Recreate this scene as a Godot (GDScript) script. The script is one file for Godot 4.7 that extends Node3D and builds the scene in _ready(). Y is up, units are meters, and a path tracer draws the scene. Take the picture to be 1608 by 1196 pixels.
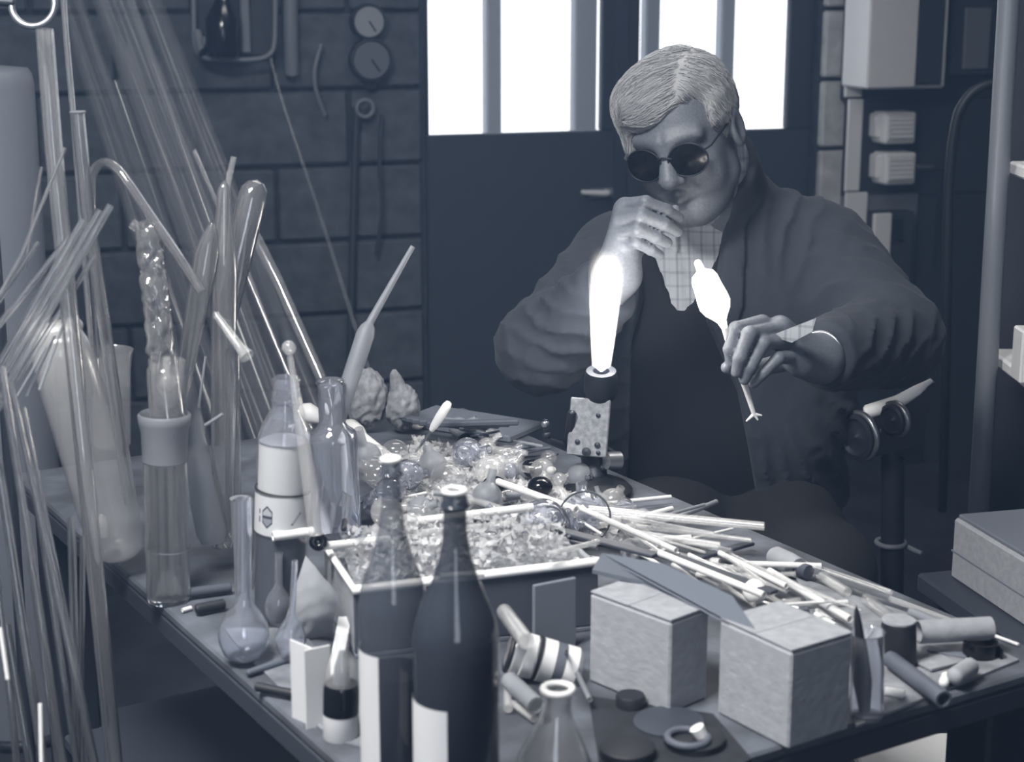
extends Node3D
# A glassblower at his bench. Pixels of the 1608x1196 photograph are turned into points by their distance.
const F := 2647.0
const TY := 0.78
const EYE := Vector3(0, 1.45, 0)
const PITCH := -0.233
const AX := Vector3(-0.52, 0, -0.854)      # long side of the bench, away from the eye
const BX := Vector3(0.854, 0, -0.52)       # short side of the bench
var CB := Basis(Vector3.RIGHT, PITCH)
var M := {}
var used := {}
var rng := RandomNumberGenerator.new()
var noise := FastNoiseLite.new()
var ROOM := Transform3D(Basis(Vector3.UP, 0.318), Vector3(-0.43, 0, -4.5))

func _ready():
	rng.seed = 11
	noise.seed = 4
	noise.frequency = 1.0
	set_camera_and_light()
	set_materials()
	build_room()
	build_bench()
	build_wall_things()
	build_right_side()
	build_person()
	build_burner()
	build_back_tubes()
	build_left_tubes()
	build_vessels()
	build_pile()
	build_foreground()
	build_right_table()

func set_camera_and_light():
	var cam := Camera3D.new(); cam.name = "camera"; add_child(cam)
	cam.position = EYE; cam.basis = CB
	cam.fov = rad_to_deg(2.0 * atan(598.0 / F)); cam.near = 0.05; cam.far = 60.0
	var at := CameraAttributesPhysical.new()
	at.frustum_focal_length = 59.0; at.exposure_aperture = 7.0; at.frustum_focus_distance = 2.3
	cam.attributes = at
	cam.fov = rad_to_deg(2.0 * atan(598.0 / F))
	cam.current = true
	var we := WorldEnvironment.new(); we.name = "world_environment"; add_child(we)
	var e := Environment.new(); we.environment = e
	e.background_mode = Environment.BG_SKY
	var sky := Sky.new(); var sm := ProceduralSkyMaterial.new()
	sm.sky_top_color = Color(0.93, 0.96, 1.0); sm.sky_horizon_color = Color(1, 1, 1)
	sm.ground_bottom_color = Color(0.96, 0.96, 0.96); sm.ground_horizon_color = Color(1, 1, 1)
	sky.sky_material = sm; e.sky = sky; e.background_energy_multiplier = 2.6
	e.tonemap_mode = Environment.TONE_MAPPER_LINEAR; e.tonemap_exposure = 1.0
	e.volumetric_fog_enabled = true; e.volumetric_fog_density = 0.019; e.volumetric_fog_albedo = Color(0.62, 0.77, 1.0)
	e.sdfgi_enabled = true; e.ssao_enabled = true; e.ssil_enabled = true
	# unseen lights: ceiling panels for bench and shoulders, a front panel lifting the darks
	lamp("unseen_ceiling_lamp", "unseen long ceiling lamp placed to light the near end of the workbench", Vector3(-0.85, 2.5, -0.8), Vector3(-90, 20, 0), Vector2(1.2, 0.5), 15.0, Color(1.0, 0.99, 0.97))
	lamp("unseen_ceiling_lamp", "unseen long ceiling lamp placed to light the back of the workshop", Vector3(0.15, 2.55, -2.9), Vector3(-90, 20, 0), Vector2(1.3, 0.35), 1.2, Color(1.0, 0.99, 0.97))
	lamp("unseen_front_panel", "unseen bluish light panel behind the eye, placed to lift the dark areas", Vector3(-0.6, 1.7, 1.9), Vector3(0, 0, 0), Vector2(2.6, 1.6), 4.5, Color(0.92, 0.95, 1.0))

func lamp(called: String, label: String, p: Vector3, deg: Vector3, size: Vector2, energy: float, c: Color):
	var t := thing(called, label, "lamp")
	t.position = p; t.rotation_degrees = deg
	part(t, "housing", rbox(Vector3(size.x + 0.06, size.y + 0.06, 0.05), 0.008), mat("lamp_housing", G(0.7), 0.6), Transform3D(Basis(), Vector3(0, 0, 0.03)))
	var gm := mat("lamp_glow_" + called, c, 0.6)
	gm.emission_enabled = true; gm.emission = c; gm.emission_energy_multiplier = 1.0
	part(t, "diffuser", rbox(Vector3(size.x, size.y, 0.012), 0.003), gm, Transform3D(Basis(), Vector3(0, 0, 0.0)))
	var l := AreaLight3D.new(); l.name = "light"; l.area_size = size; l.light_energy = energy; l.light_color = c
	l.area_range = 12.0; l.area_attenuation = 2.0; l.shadow_enabled = true; l.position = Vector3(0, 0, -0.02)
	t.add_child(l)

# ------------------------------------------------------------------ helpers
func ray(u: float, v: float) -> Vector3: return CB * Vector3((u - 804.0) / F, -(v - 598.0) / F, -1.0)
func W(u: float, v: float, d: float) -> Vector3:
	var r := ray(u, v)
	return EYE + r * (d / -r.z)
func T(u: float, v: float, y := TY) -> Vector3:
	var r := ray(u, v)
	return EYE + r * ((y - EYE.y) / r.y)
func D(u: float, v: float, y := TY) -> float: return -T(u, v, y).z

func G(v: float) -> Color:                 # the print's own tone: slate in the darks, neutral in the lights
	var w := pow(1.0 - v, 2.2)
	return Color(v * (1.0 - 0.16 * w), v, v * (1.0 + 0.30 * w))

func mat(called: String, c: Color, rough := 0.7, metal := 0.0) -> StandardMaterial3D:
	if M.has(called): return M[called]
	var m := StandardMaterial3D.new()
	m.resource_name = called; m.albedo_color = c; m.roughness = rough; m.metallic = metal
	m.cull_mode = BaseMaterial3D.CULL_DISABLED
	M[called] = m
	return m

func pane(called: String, v: float, alpha: float, rough := 0.06) -> StandardMaterial3D:
	var m := mat(called, G(v), rough)
	m.albedo_color.a = alpha
	m.transparency = BaseMaterial3D.TRANSPARENCY_ALPHA
	return m

func noise_tex(freq: float, seed_: int, lo: Color, hi: Color, normal := false, type := FastNoiseLite.TYPE_SIMPLEX_SMOOTH, strength := 4.0) -> NoiseTexture2D:
	var n := FastNoiseLite.new(); n.noise_type = type; n.frequency = freq; n.seed = seed_; n.fractal_octaves = 4
	var t := NoiseTexture2D.new(); t.width = 512; t.height = 512; t.seamless = true; t.noise = n
	if normal:
		t.as_normal_map = true; t.bump_strength = strength
	else:
		var g := Gradient.new(); g.set_color(0, lo); g.set_color(1, hi); t.color_ramp = g
	return t

func grain(m: StandardMaterial3D, lo: float, freq: float, seed_: int, scale: Vector3, world := true, bump := 0.0):
	m.albedo_texture = noise_tex(freq, seed_, Color(lo, lo, lo), Color(1, 1, 1))
	m.uv1_triplanar = true; m.uv1_world_triplanar = world; m.uv1_scale = scale
	if bump > 0.0:
		m.normal_enabled = true; m.normal_texture = noise_tex(freq * 1.7, seed_ + 5, Color.BLACK, Color.WHITE, true); m.normal_scale = bump

func numbered(n: String) -> String:
	used[n] = used.get(n, -1) + 1
	return n if used[n] == 0 else "%s_%03d" % [n, used[n]]

func tag(o: Node3D, label: String, cat: String, group := ""):
	o.set_meta("label", label); o.set_meta("category", cat)
	if group != "": o.set_meta("group", group)

func thing(called: String, label: String, cat: String, at := Vector3.ZERO, group := "") -> Node3D:
	var o := Node3D.new(); o.name = numbered(called); add_child(o); o.position = at
	tag(o, label, cat, group)
	return o

func part(parent: Node3D, called: String, mesh: Mesh, m: Material, xf := Transform3D(), in_world := false) -> MeshInstance3D:
	var o := MeshInstance3D.new(); o.name = called; o.mesh = mesh; o.material_override = m
	parent.add_child(o, true)
	o.transform = (full(parent).affine_inverse() * xf) if in_world else xf
	return o

func full(n: Node3D) -> Transform3D:
	var t := n.transform
	var p := n.get_parent()
	while p is Node3D and p != self:
		t = p.transform * t; p = p.get_parent()
	return t

func one(called: String, mesh: Mesh, m: Material, xf: Transform3D, label: String, cat: String, group := "") -> MeshInstance3D:
	var o := MeshInstance3D.new(); o.name = numbered(called); o.mesh = mesh; o.material_override = m; o.transform = xf
	add_child(o); tag(o, label, cat, group)
	return o

func struct(called: String, mesh: Mesh, m: Material, xf := Transform3D()) -> MeshInstance3D:
	var o := MeshInstance3D.new(); o.name = called; o.mesh = mesh; o.material_override = m; o.transform = xf
	add_child(o); o.set_meta("kind", "structure")
	return o

func mesh_of(v: PackedVector3Array, idx: PackedInt32Array, n := PackedVector3Array(), uv := PackedVector2Array(), col := PackedColorArray()) -> ArrayMesh:
	if n.is_empty():
		n.resize(v.size())
		for k in range(0, idx.size(), 3):
			var c := (v[idx[k + 2]] - v[idx[k]]).cross(v[idx[k + 1]] - v[idx[k]])
			n[idx[k]] += c; n[idx[k + 1]] += c; n[idx[k + 2]] += c
		for k in n.size(): n[k] = n[k].normalized()
	var a := []; a.resize(Mesh.ARRAY_MAX)
	a[Mesh.ARRAY_VERTEX] = v; a[Mesh.ARRAY_INDEX] = idx; a[Mesh.ARRAY_NORMAL] = n
	if not uv.is_empty(): a[Mesh.ARRAY_TEX_UV] = uv
	if not col.is_empty(): a[Mesh.ARRAY_COLOR] = col
	var m := ArrayMesh.new(); m.add_surface_from_arrays(Mesh.PRIMITIVE_TRIANGLES, a)
	return m

func lathe(p: Array, seg := 24, closed := false) -> ArrayMesh:   # p: Vector2(radius, height) from the bottom up along the outside
	var v := PackedVector3Array(); var n := PackedVector3Array(); var idx := PackedInt32Array(); var uv := PackedVector2Array()
	var m := p.size() - 1
	var nr := []
	for k in m:
		var t: Vector2 = (p[k + 1] - p[k]).normalized()
		nr.append(Vector2(t.y, -t.x))
	for k in m:
		for e in 2:
			var q: Vector2 = p[k + e]
			var own: Vector2 = nr[k]
			var other: Vector2 = nr[clampi(k - 1 if e == 0 else k + 1, 0, m - 1)]
			var nn := (own + other).normalized() if own.dot(other) > 0.6 else own
			for s in seg + 1:
				var a := TAU * s / seg
				v.append(Vector3(cos(a) * q.x, q.y, sin(a) * q.x)); n.append(Vector3(cos(a) * nn.x, nn.y, sin(a) * nn.x))
				uv.append(Vector2(float(s) / seg, q.y))
		var b := k * 2 * (seg + 1)
		for s in seg:
			idx.append_array([b + s, b + s + 1, b + seg + 1 + s, b + s + 1, b + seg + 2 + s, b + seg + 1 + s])
	return mesh_of(v, idx, n, uv)

func sweep(pts: PackedVector3Array, rad: PackedFloat32Array, seg := 10, wall := 0.0) -> ArrayMesh:  # wall > 0: a hollow tube, else a rod with rounded ends
	var v := PackedVector3Array(); var idx := PackedInt32Array(); var n := PackedVector3Array()
	var c := pts.size()
	var up := Vector3.UP if absf((pts[1] - pts[0]).normalized().y) < 0.9 else Vector3.RIGHT
	var frames := []
	for k in c:
		var t := (pts[mini(k + 1, c - 1)] - pts[maxi(k - 1, 0)]).normalized()
		var s := t.cross(up).normalized(); up = s.cross(t).normalized()
		frames.append([s, up, t])
	var rings := []
	if wall > 0.0:
		for k in c: rings.append([k, rad[k], 0.0, 1.0, 0.0])
		rings.append([c - 1, rad[c - 1], 0.0, 0.0, 1.0]); rings.append([c - 1, rad[c - 1] * (1.0 - wall), 0.0, 0.0, 1.0])
		for k in c: rings.append([c - 1 - k, rad[c - 1 - k] * (1.0 - wall), 0.0, -1.0, 0.0])
		rings.append([0, rad[0] * (1.0 - wall), 0.0, 0.0, -1.0]); rings.append([0, rad[0], 0.0, 0.0, -1.0])
	else:
		rings.append([0, 0.0001, -rad[0] * 0.5, 0.0, -1.0]); rings.append([0, rad[0] * 0.75, -rad[0] * 0.33, 0.7, -0.7])
		for k in c: rings.append([k, rad[k], 0.0, 1.0, 0.0])
		rings.append([c - 1, rad[c - 1] * 0.75, rad[c - 1] * 0.33, 0.7, 0.7]); rings.append([c - 1, 0.0001, rad[c - 1] * 0.5, 0.0, 1.0])
	for r in rings:
		var f: Array = frames[r[0]]
		for s in seg:
			var a := TAU * s / seg
			var o: Vector3 = f[0] * cos(a) + f[1] * sin(a)
			v.append(pts[r[0]] + o * r[1] + f[2] * r[2]); n.append((o * r[3] + f[2] * r[4]).normalized())
	for k in rings.size() - 1:
		for s in seg:
			var a0 := k * seg + s; var a1 := k * seg + (s + 1) % seg
			idx.append_array([a0, a1, a0 + seg, a1, a1 + seg, a0 + seg])
	return mesh_of(v, idx, n)

func rbox(s: Vector3, b := 0.004) -> ArrayMesh:                 # a box with chamfered edges, centred
	var v := PackedVector3Array(); var idx := PackedInt32Array(); var h := s * 0.5
	b = minf(b, minf(h.x, minf(h.y, h.z)) * 0.45)
	var tri := func(a: Vector3, q: Vector3, c: Vector3, out: Vector3):
		if (q - a).cross(c - a).dot(out) > 0.0:
			var w := q; q = c; c = w
		var k := v.size(); v.append_array([a, q, c]); idx.append_array([k, k + 1, k + 2])
	for ax in 3:
		for sg in [-1.0, 1.0]:
			var i := (ax + 1) % 3; var j := (ax + 2) % 3
			var q := []
			for c in [[-1, -1], [1, -1], [1, 1], [-1, 1]]:
				var p := Vector3(); p[ax] = sg * h[ax]; p[i] = c[0] * (h[i] - b); p[j] = c[1] * (h[j] - b); q.append(p)
			var out := Vector3(); out[ax] = sg
			tri.call(q[0], q[1], q[2], out); tri.call(q[0], q[2], q[3], out)
			for sj in [-1.0, 1.0]:          # edges between faces ax and i
				var e := []
				for w in [-1.0, 1.0]:
					var p := Vector3(); p[ax] = sg * h[ax]; p[i] = sj * (h[i] - b); p[j] = w * (h[j] - b)
					var r := Vector3(); r[ax] = sg * (h[ax] - b); r[i] = sj * h[i]; r[j] = w * (h[j] - b)
					e.append(p); e.append(r)
				var o2 := Vector3(); o2[ax] = sg; o2[i] = sj
				tri.call(e[0], e[1], e[3], o2); tri.call(e[0], e[3], e[2], o2)
	for x in [-1.0, 1.0]:
		for y in [-1.0, 1.0]:
			for z in [-1.0, 1.0]:
				var g := Vector3(x, y, z)
				tri.call(g * (h - Vector3(0, b, b)), g * (h - Vector3(b, 0, b)), g * (h - Vector3(b, b, 0)), g)
	var n := PackedVector3Array(); n.resize(v.size())
	for k in range(0, v.size(), 3):
		var c := (v[k + 2] - v[k]).cross(v[k + 1] - v[k]).normalized()
		n[k] = c; n[k + 1] = c; n[k + 2] = c
	return mesh_of(v, idx, n)

func prism(poly: PackedVector2Array, depth: float) -> ArrayMesh:   # polygon in x,y pushed along z, centred on z
	var v := PackedVector3Array(); var idx := PackedInt32Array(); var n := PackedVector3Array()
	if Geometry2D.is_polygon_clockwise(poly): poly.reverse()
	var t := Geometry2D.triangulate_polygon(poly)
	for side in [1.0, -1.0]:
		var k := v.size()
		for p in poly:
			v.append(Vector3(p.x, p.y, side * depth * 0.5)); n.append(Vector3(0, 0, side))
		for j in range(0, t.size(), 3):
			var a := t[j]; var b := t[j + 1]; var c := t[j + 2]
			if ((v[k + b] - v[k + a]).cross(v[k + c] - v[k + a])).z * side > 0.0:
				var w := b; b = c; c = w
			idx.append_array([k + a, k + b, k + c])
	for j in poly.size():
		var a := poly[j]; var b := poly[(j + 1) % poly.size()]
		var o := Vector3((b - a).y, -(b - a).x, 0).normalized(); var k := v.size()
		v.append_array([Vector3(a.x, a.y, depth * 0.5), Vector3(b.x, b.y, depth * 0.5), Vector3(b.x, b.y, -depth * 0.5), Vector3(a.x, a.y, -depth * 0.5)])
		n.append_array([o, o, o, o]); idx.append_array([k, k + 1, k + 2, k, k + 2, k + 3])
	return mesh_of(v, idx, n)

func ball(r: float, seg := 16, squash := 1.0) -> ArrayMesh:
	var p := []
	for k in 11:
		var a := -PI / 2 + PI * k / 10.0
		p.append(Vector2(maxf(cos(a) * r, 0.00005), sin(a) * r * squash))
	return lathe(p, seg)

func torus(r: float, w: float, seg := 32, arc := TAU) -> ArrayMesh:  # round the y axis
	var pts := PackedVector3Array(); var rad := PackedFloat32Array()
	for k in seg + 1:
		var a := arc * k / seg
		pts.append(Vector3(cos(a) * r, 0, sin(a) * r)); rad.append(w)
	return sweep(pts, rad, 8)

func to_axis(a: Vector3, b: Vector3) -> Transform3D:           # y along a > b, origin at a
	var y := (b - a).normalized()
	var x := y.cross(Vector3(0, 0, 1)).normalized()
	return Transform3D(Basis(x, y, x.cross(y)), a)

func along(prof: Array, length: float, k: float) -> Array:     # pairs [share of length, radius in pixels] -> lathe profile
	var out := []
	for q in prof: out.append(Vector2(maxf(q[1] * k, 0.0001), q[0] * length))
	return out

func hollow(p: Array, w: float) -> Array:                       # the same outline with an inner wall w pixels further in
	var out := p.duplicate()
	var q := p.duplicate(); q.reverse()
	for k in q.size():
		if q[k][1] > w * 1.6: out.append([q[k][0] if k > 0 else q[k][0] - 0.002, q[k][1] - w])
	out.append([p[0][0] + 0.012, 0.1])
	return out

func yaw(a: float, at: Vector3) -> Transform3D: return Transform3D(Basis(Vector3.UP, a), at)
func lay(dir: Vector3, at: Vector3) -> Transform3D: return to_axis(at, at + dir)
func px(d: float) -> float: return d / F

# labels that count alike loose pieces from the left: list of [node, kind word, pixel column]
func count_off(list: Array, text: String):
	var small := ["", "first", "second", "third", "fourth", "fifth", "sixth", "seventh", "eighth", "ninth", "tenth", "eleventh", "twelfth", "thirteenth", "fourteenth", "fifteenth", "sixteenth", "seventeenth", "eighteenth", "nineteenth", "twentieth"]
	list.sort_custom(func(a, b): return a[2] < b[2])
	var n := {}
	for q in list:
		n[q[1]] = n.get(q[1], 0) + 1
		var k: int = n[q[1]]
		var w: String = small[k] if k <= 20 else "twenty-" + small[k - 20] if k < 30 else "thirtieth" if k == 30 else "thirty-" + small[k - 30]
		q[0].set_meta("label", text % [q[1], w])

# surface nets: the zero surface of a distance, one vertex in each crossed cell
func nets(f: Callable, lo: Vector3, hi: Vector3, cell: float, V: PackedVector3Array, I: PackedInt32Array, xf := Transform3D()):
	var nx := int(ceil((hi.x - lo.x) / cell / 6.0)) * 6; var ny := int(ceil((hi.y - lo.y) / cell / 6.0)) * 6; var nz := int(ceil((hi.z - lo.z) / cell / 6.0)) * 6
	var sx := 1; var sy := nx + 1; var sz := (nx + 1) * (ny + 1)
	var g := PackedFloat32Array(); g.resize(sz * (nz + 1)); g.fill(1e9)
	var id := PackedInt32Array(); id.resize(sz * (nz + 1)); id.fill(-1)
	var live := PackedInt32Array()
	var reach := cell * 6.0 * 0.87 * 1.35 + cell
	for bz in range(0, nz, 6):
		for by in range(0, ny, 6):
			for bx in range(0, nx, 6):
				if absf(f.call(lo + Vector3(bx + 3, by + 3, bz + 3) * cell)) > reach: continue
				for z in range(bz, bz + 7):
					for y in range(by, by + 7):
						var at := z * sz + y * sy + bx
						for x in 7:
							if g[at + x] > 1e8: g[at + x] = f.call(lo + Vector3(bx + x, y, z) * cell)
				for z in range(bz, bz + 6):
					for y in range(by, by + 6):
						for x in range(bx, bx + 6): live.append(z * sz + y * sy + x)
	var first := V.size()
	var corner := PackedInt32Array([0, sx, sy, sx + sy, sz, sx + sz, sy + sz, sx + sy + sz])
	for c in live:
		var inside := 0
		for k in 8: inside += 1 if g[c + corner[k]] < 0.0 else 0
		if inside == 0 or inside == 8: continue
		var sum := Vector3(); var cnt := 0
		for k in 8:
			for bit in [1, 2, 4]:
				if k & bit: continue
				var a := g[c + corner[k]]; var b := g[c + corner[k | bit]]
				if (a < 0.0) == (b < 0.0): continue
				var t := a / (a - b)
				sum += Vector3((k & 1), (k >> 1) & 1, (k >> 2) & 1) + Vector3(1 if bit == 1 else 0, 1 if bit == 2 else 0, 1 if bit == 4 else 0) * t
				cnt += 1
		var x := c % sy; var y := (c / sy) % (ny + 1); var z := c / sz
		id[c] = V.size()
		V.append(xf * (lo + (Vector3(x, y, z) + sum / cnt) * cell))
	for c in live:
		if id[c] < 0: continue
		for ax in 3:
			var s: int = [sx, sy, sz][ax]; var p: int = [sy, sz, sx][ax]; var q: int = [sz, sx, sy][ax]
			var a := g[c]; var b := g[c + s]
			if (a < 0.0) == (b < 0.0): continue
			if c - p < 0 or c - q < 0 or c - p - q < 0: continue
			var i0 := id[c]; var i1 := id[c - p]; var i2 := id[c - p - q]; var i3 := id[c - q]
			if i1 < 0 or i2 < 0 or i3 < 0: continue
			if a < 0.0: I.append_array([i0, i2, i1, i0, i3, i2])
			else: I.append_array([i0, i1, i2, i0, i2, i3])

func cone(p: Vector3, a: Vector3, b: Vector3, ra: float, rb: float) -> float:
	var ab := b - a
	var t := clampf((p - a).dot(ab) / ab.length_squared(), 0.0, 1.0)
	return (p - a - ab * t).length() - lerpf(ra, rb, t)
func smin(a: float, b: float, k: float) -> float:
	var h := maxf(k - absf(a - b), 0.0) / k
	return minf(a, b) - h * h * k * 0.25
func smax(a: float, b: float, k: float) -> float: return -smin(-a, -b, k)
func ell(p: Vector3, c: Vector3, r: Vector3) -> float:
	var q := (p - c) / r
	var k0 := q.length(); var k1 := (q / r).length()
	return k0 * (k0 - 1.0) / maxf(k1, 1e-6)
func poly_dist(p: Vector2, q: PackedVector2Array) -> float:     # signed distance to a polygon, negative inside
	var d := 1e9; var s := 1.0; var n := q.size(); var j := n - 1
	for i in n:
		var e := q[j] - q[i]; var w := p - q[i]
		var b := w - e * clampf(w.dot(e) / e.dot(e), 0.0, 1.0)
		d = minf(d, b.length_squared())
		var c0 := p.y >= q[i].y; var c1 := p.y < q[j].y; var c2 := e.x * w.y > e.y * w.x
		if (c0 and c1 and c2) or (not c0 and not c1 and not c2): s = -s
		j = i
	return s * sqrt(d)

# ------------------------------------------------------------------ materials
func set_materials():
	pane("glass", 0.7, 0.05, 0.12)
	pane("dim_glass", 0.6, 0.05, 0.24).metallic_specular = 0.2
	pane("dusty_glass", 0.85, 0.07, 0.12)
	pane("milky_glass", 0.88, 0.18, 0.2)
	pane("bottle_glass", 0.22, 0.74, 0.05)
	pane("pale_bottle_glass", 0.32, 0.5, 0.05)
	var s := mat("solid_glass", Color(1, 1, 1, 0), 0.03); s.refraction_enabled = true; s.refraction_scale = 0.05
	s.albedo_color = Color(0.96, 0.97, 1.0, 0.06)
	var so := mat("milky_solid", G(0.95), 0.05); so.refraction_enabled = true; so.refraction_scale = 0.05; so.albedo_color.a = 0.05
	var cs := mat("clear_solid", G(0.97), 0.04); cs.refraction_enabled = true; cs.refraction_scale = 0.05; cs.albedo_color.a = 0.015
	var fr := mat("frosted_glass", G(0.56), 0.5); fr.albedo_color.a = 0.62; fr.transparency = BaseMaterial3D.TRANSPARENCY_ALPHA
	var fp := mat("frosted_pale", G(0.9), 0.45); fp.albedo_color.a = 0.8; fp.transparency = BaseMaterial3D.TRANSPARENCY_ALPHA
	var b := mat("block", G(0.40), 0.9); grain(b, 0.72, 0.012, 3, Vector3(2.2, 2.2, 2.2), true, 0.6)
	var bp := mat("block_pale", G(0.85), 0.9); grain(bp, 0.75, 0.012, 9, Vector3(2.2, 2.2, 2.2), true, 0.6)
	var mo := mat("mortar", G(0.30), 0.95); grain(mo, 0.7, 0.02, 6, Vector3(3, 3, 3))
	var fl := mat("concrete", G(0.24), 0.85); grain(fl, 0.6, 0.01, 21, Vector3(0.8, 0.8, 0.8))
	mat("plaster", G(0.5), 0.9)
	mat("door_paint", G(0.25), 0.65)
	mat("frame_paint", G(0.22), 0.65)
	var tt := mat("bench_top", G(0.40), 0.75); grain(tt, 0.55, 0.01, 31, Vector3(2.0, 2.0, 2.0), true, 0.25)
	mat("bench_edge", G(0.2), 0.7)
	mat("dark_steel", G(0.17), 0.5, 0.3)
	mat("black_rubber", G(0.10), 0.55)
	mat("grey_rubber", G(0.33), 0.65)
	mat("black_gloss", G(0.06), 0.15)
	mat("steel", G(0.62), 0.32, 0.85)
	mat("grey_paint", G(0.48), 0.5)
	mat("pale_paint", G(0.92), 0.5)
	mat("white_paint", G(0.86), 0.45)
	mat("dark_panel", G(0.22), 0.6)
	mat("wood_and_shade_dark", G(0.27), 0.7)
	var pp := mat("paper", G(0.78), 0.85)
	pp = mat("crumpled_paper", G(0.62), 0.85); grain(pp, 0.55, 0.02, 8, Vector3(6, 6, 6))
	var cb := mat("cardboard", G(0.62), 0.88); grain(cb, 0.86, 0.03, 17, Vector3(4, 4, 4), true, 0.3)
	mat("cardboard_dark", G(0.42), 0.88)
	mat("powder", G(0.74), 0.95)
	mat("white_glaze", G(0.9), 0.3)
	var sk := mat("skin", G(0.47), 0.5); sk.albedo_texture = noise_tex(0.02, 44, Color(0.8, 0.8, 0.8), Color(1, 1, 1)); sk.uv1_triplanar = true; sk.uv1_scale = Vector3(18, 18, 18)
	sk.normal_enabled = true; sk.normal_texture = noise_tex(0.06, 45, Color.BLACK, Color.WHITE, true); sk.normal_scale = 0.25
	sk.vertex_color_use_as_albedo = true
	var hr := mat("grey_hair", G(0.74), 0.5); hr.vertex_color_use_as_albedo = true
	var jk := mat("jacket_cloth", G(0.22), 0.9); jk.albedo_texture = noise_tex(0.15, 51, Color(0.75, 0.75, 0.75), Color(1, 1, 1)); jk.uv1_triplanar = true; jk.uv1_scale = Vector3(6, 6, 6); jk.rim_enabled = true; jk.rim = 0.35; jk.rim_tint = 0.6
	mat("pullover_wool", G(0.08), 0.95)
	mat("trouser_cloth", G(0.08), 0.95)
	var im := Image.create(128, 128, false, Image.FORMAT_RGB8); im.fill(G(0.60))
	for k in 4:
		im.fill_rect(Rect2i(k * 32, 0, 6, 128), G(0.5)); im.fill_rect(Rect2i(k * 32 + 14, 0, 2, 128), G(0.56))
	for k in 4:
		for y in 6:
			for x in 128: im.set_pixel(x, k * 32 + y, im.get_pixel(x, k * 32 + y).darkened(0.13))
	var sh := mat("plaid_shirt", Color.WHITE, 0.9); sh.albedo_texture = ImageTexture.create_from_image(im); sh.uv1_triplanar = true; sh.uv1_scale = Vector3(13, 13, 13)

# ------------------------------------------------------------------ the room
func build_room():
	var R := ROOM
	var wall_m: StandardMaterial3D = M.plaster
	var ww := func(called: String, size: Vector3, at: Vector3, m: Material): return struct(called, rbox(size, 0.002), m, R * Transform3D(Basis(), at))
	ww.call("floor", Vector3(5.4, 0.1, 7.4), Vector3(0.8, -0.05, 3.4), M.concrete)
	ww.call("ceiling", Vector3(5.4, 0.1, 7.4), Vector3(0.8, 2.75, 3.4), wall_m)
	ww.call("wall_left", Vector3(0.1, 2.7, 7.4), Vector3(-1.75, 1.35, 3.4), wall_m)
	ww.call("wall_right", Vector3(0.1, 2.7, 7.4), Vector3(3.35, 1.35, 3.4), wall_m)
	ww.call("wall_front", Vector3(5.4, 2.7, 0.1), Vector3(0.8, 1.35, 7.0), wall_m)
	# the back wall: a mortar core with an opening for the double door, faced with blocks
	var x0 := dx(670); var x1 := dx(1290)
	var back := CSGCombiner3D.new(); back.name = "wall_back"; add_child(back); back.transform = R; back.set_meta("kind", "structure")
	for q in [[-1.8, x0, 0.0, 2.7], [x1, 3.4, 0.0, 2.7], [x0, x1, 2.15, 2.7]]:
		var c := CSGBox3D.new(); c.size = Vector3(q[1] - q[0], q[3] - q[2], 0.16); c.position = Vector3((q[0] + q[1]) / 2, (q[2] + q[3]) / 2, -0.105)
		c.material = M.mortar; c.name = "core"; back.add_child(c, true)
	var rows := back
	var bm := []
	for k in 4: bm.append(rbox(Vector3(0.388, 0.188, 0.03), 0.006))
	var half := rbox(Vector3(0.188, 0.188, 0.03), 0.006)
	for j in 10:
		var y := 0.1 + 0.2 * j - 0.028
		var x := x0 - 0.006 - (0.2 if j % 2 else 0.4)
		var first := true
		while x > -1.5:
			var wide := 0.19 if first and j % 2 else 0.39
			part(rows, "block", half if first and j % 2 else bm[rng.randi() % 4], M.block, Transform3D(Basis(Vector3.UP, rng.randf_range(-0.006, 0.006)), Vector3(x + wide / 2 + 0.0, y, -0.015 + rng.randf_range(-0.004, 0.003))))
			x -= 0.4
			first = false
		for k in 3:
			var xx := x1 + 0.006 + 0.1 * (j % 2) + 0.4 * k
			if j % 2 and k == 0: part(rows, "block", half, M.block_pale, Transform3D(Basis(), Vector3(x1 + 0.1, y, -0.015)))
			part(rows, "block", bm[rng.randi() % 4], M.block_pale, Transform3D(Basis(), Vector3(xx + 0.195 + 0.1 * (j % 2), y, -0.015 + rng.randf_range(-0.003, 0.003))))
	build_door(x0, x1)

func dx(u: float) -> float:                     # pixel column -> x along the back wall
	var r := ray(u, 150.0)
	var o := ROOM.affine_inverse() * EYE; var q := ROOM.basis.inverse() * r
	return o.x - q.x * o.z / q.z
func wl(u: float, v: float, off := 0.0) -> Vector3:   # pixel -> point in the back wall's own axes, off metres in front of it
	var o := ROOM.affine_inverse() * EYE; var q := ROOM.basis.inverse() * ray(u, v)
	return o + q * ((off - o.z) / q.z)

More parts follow.
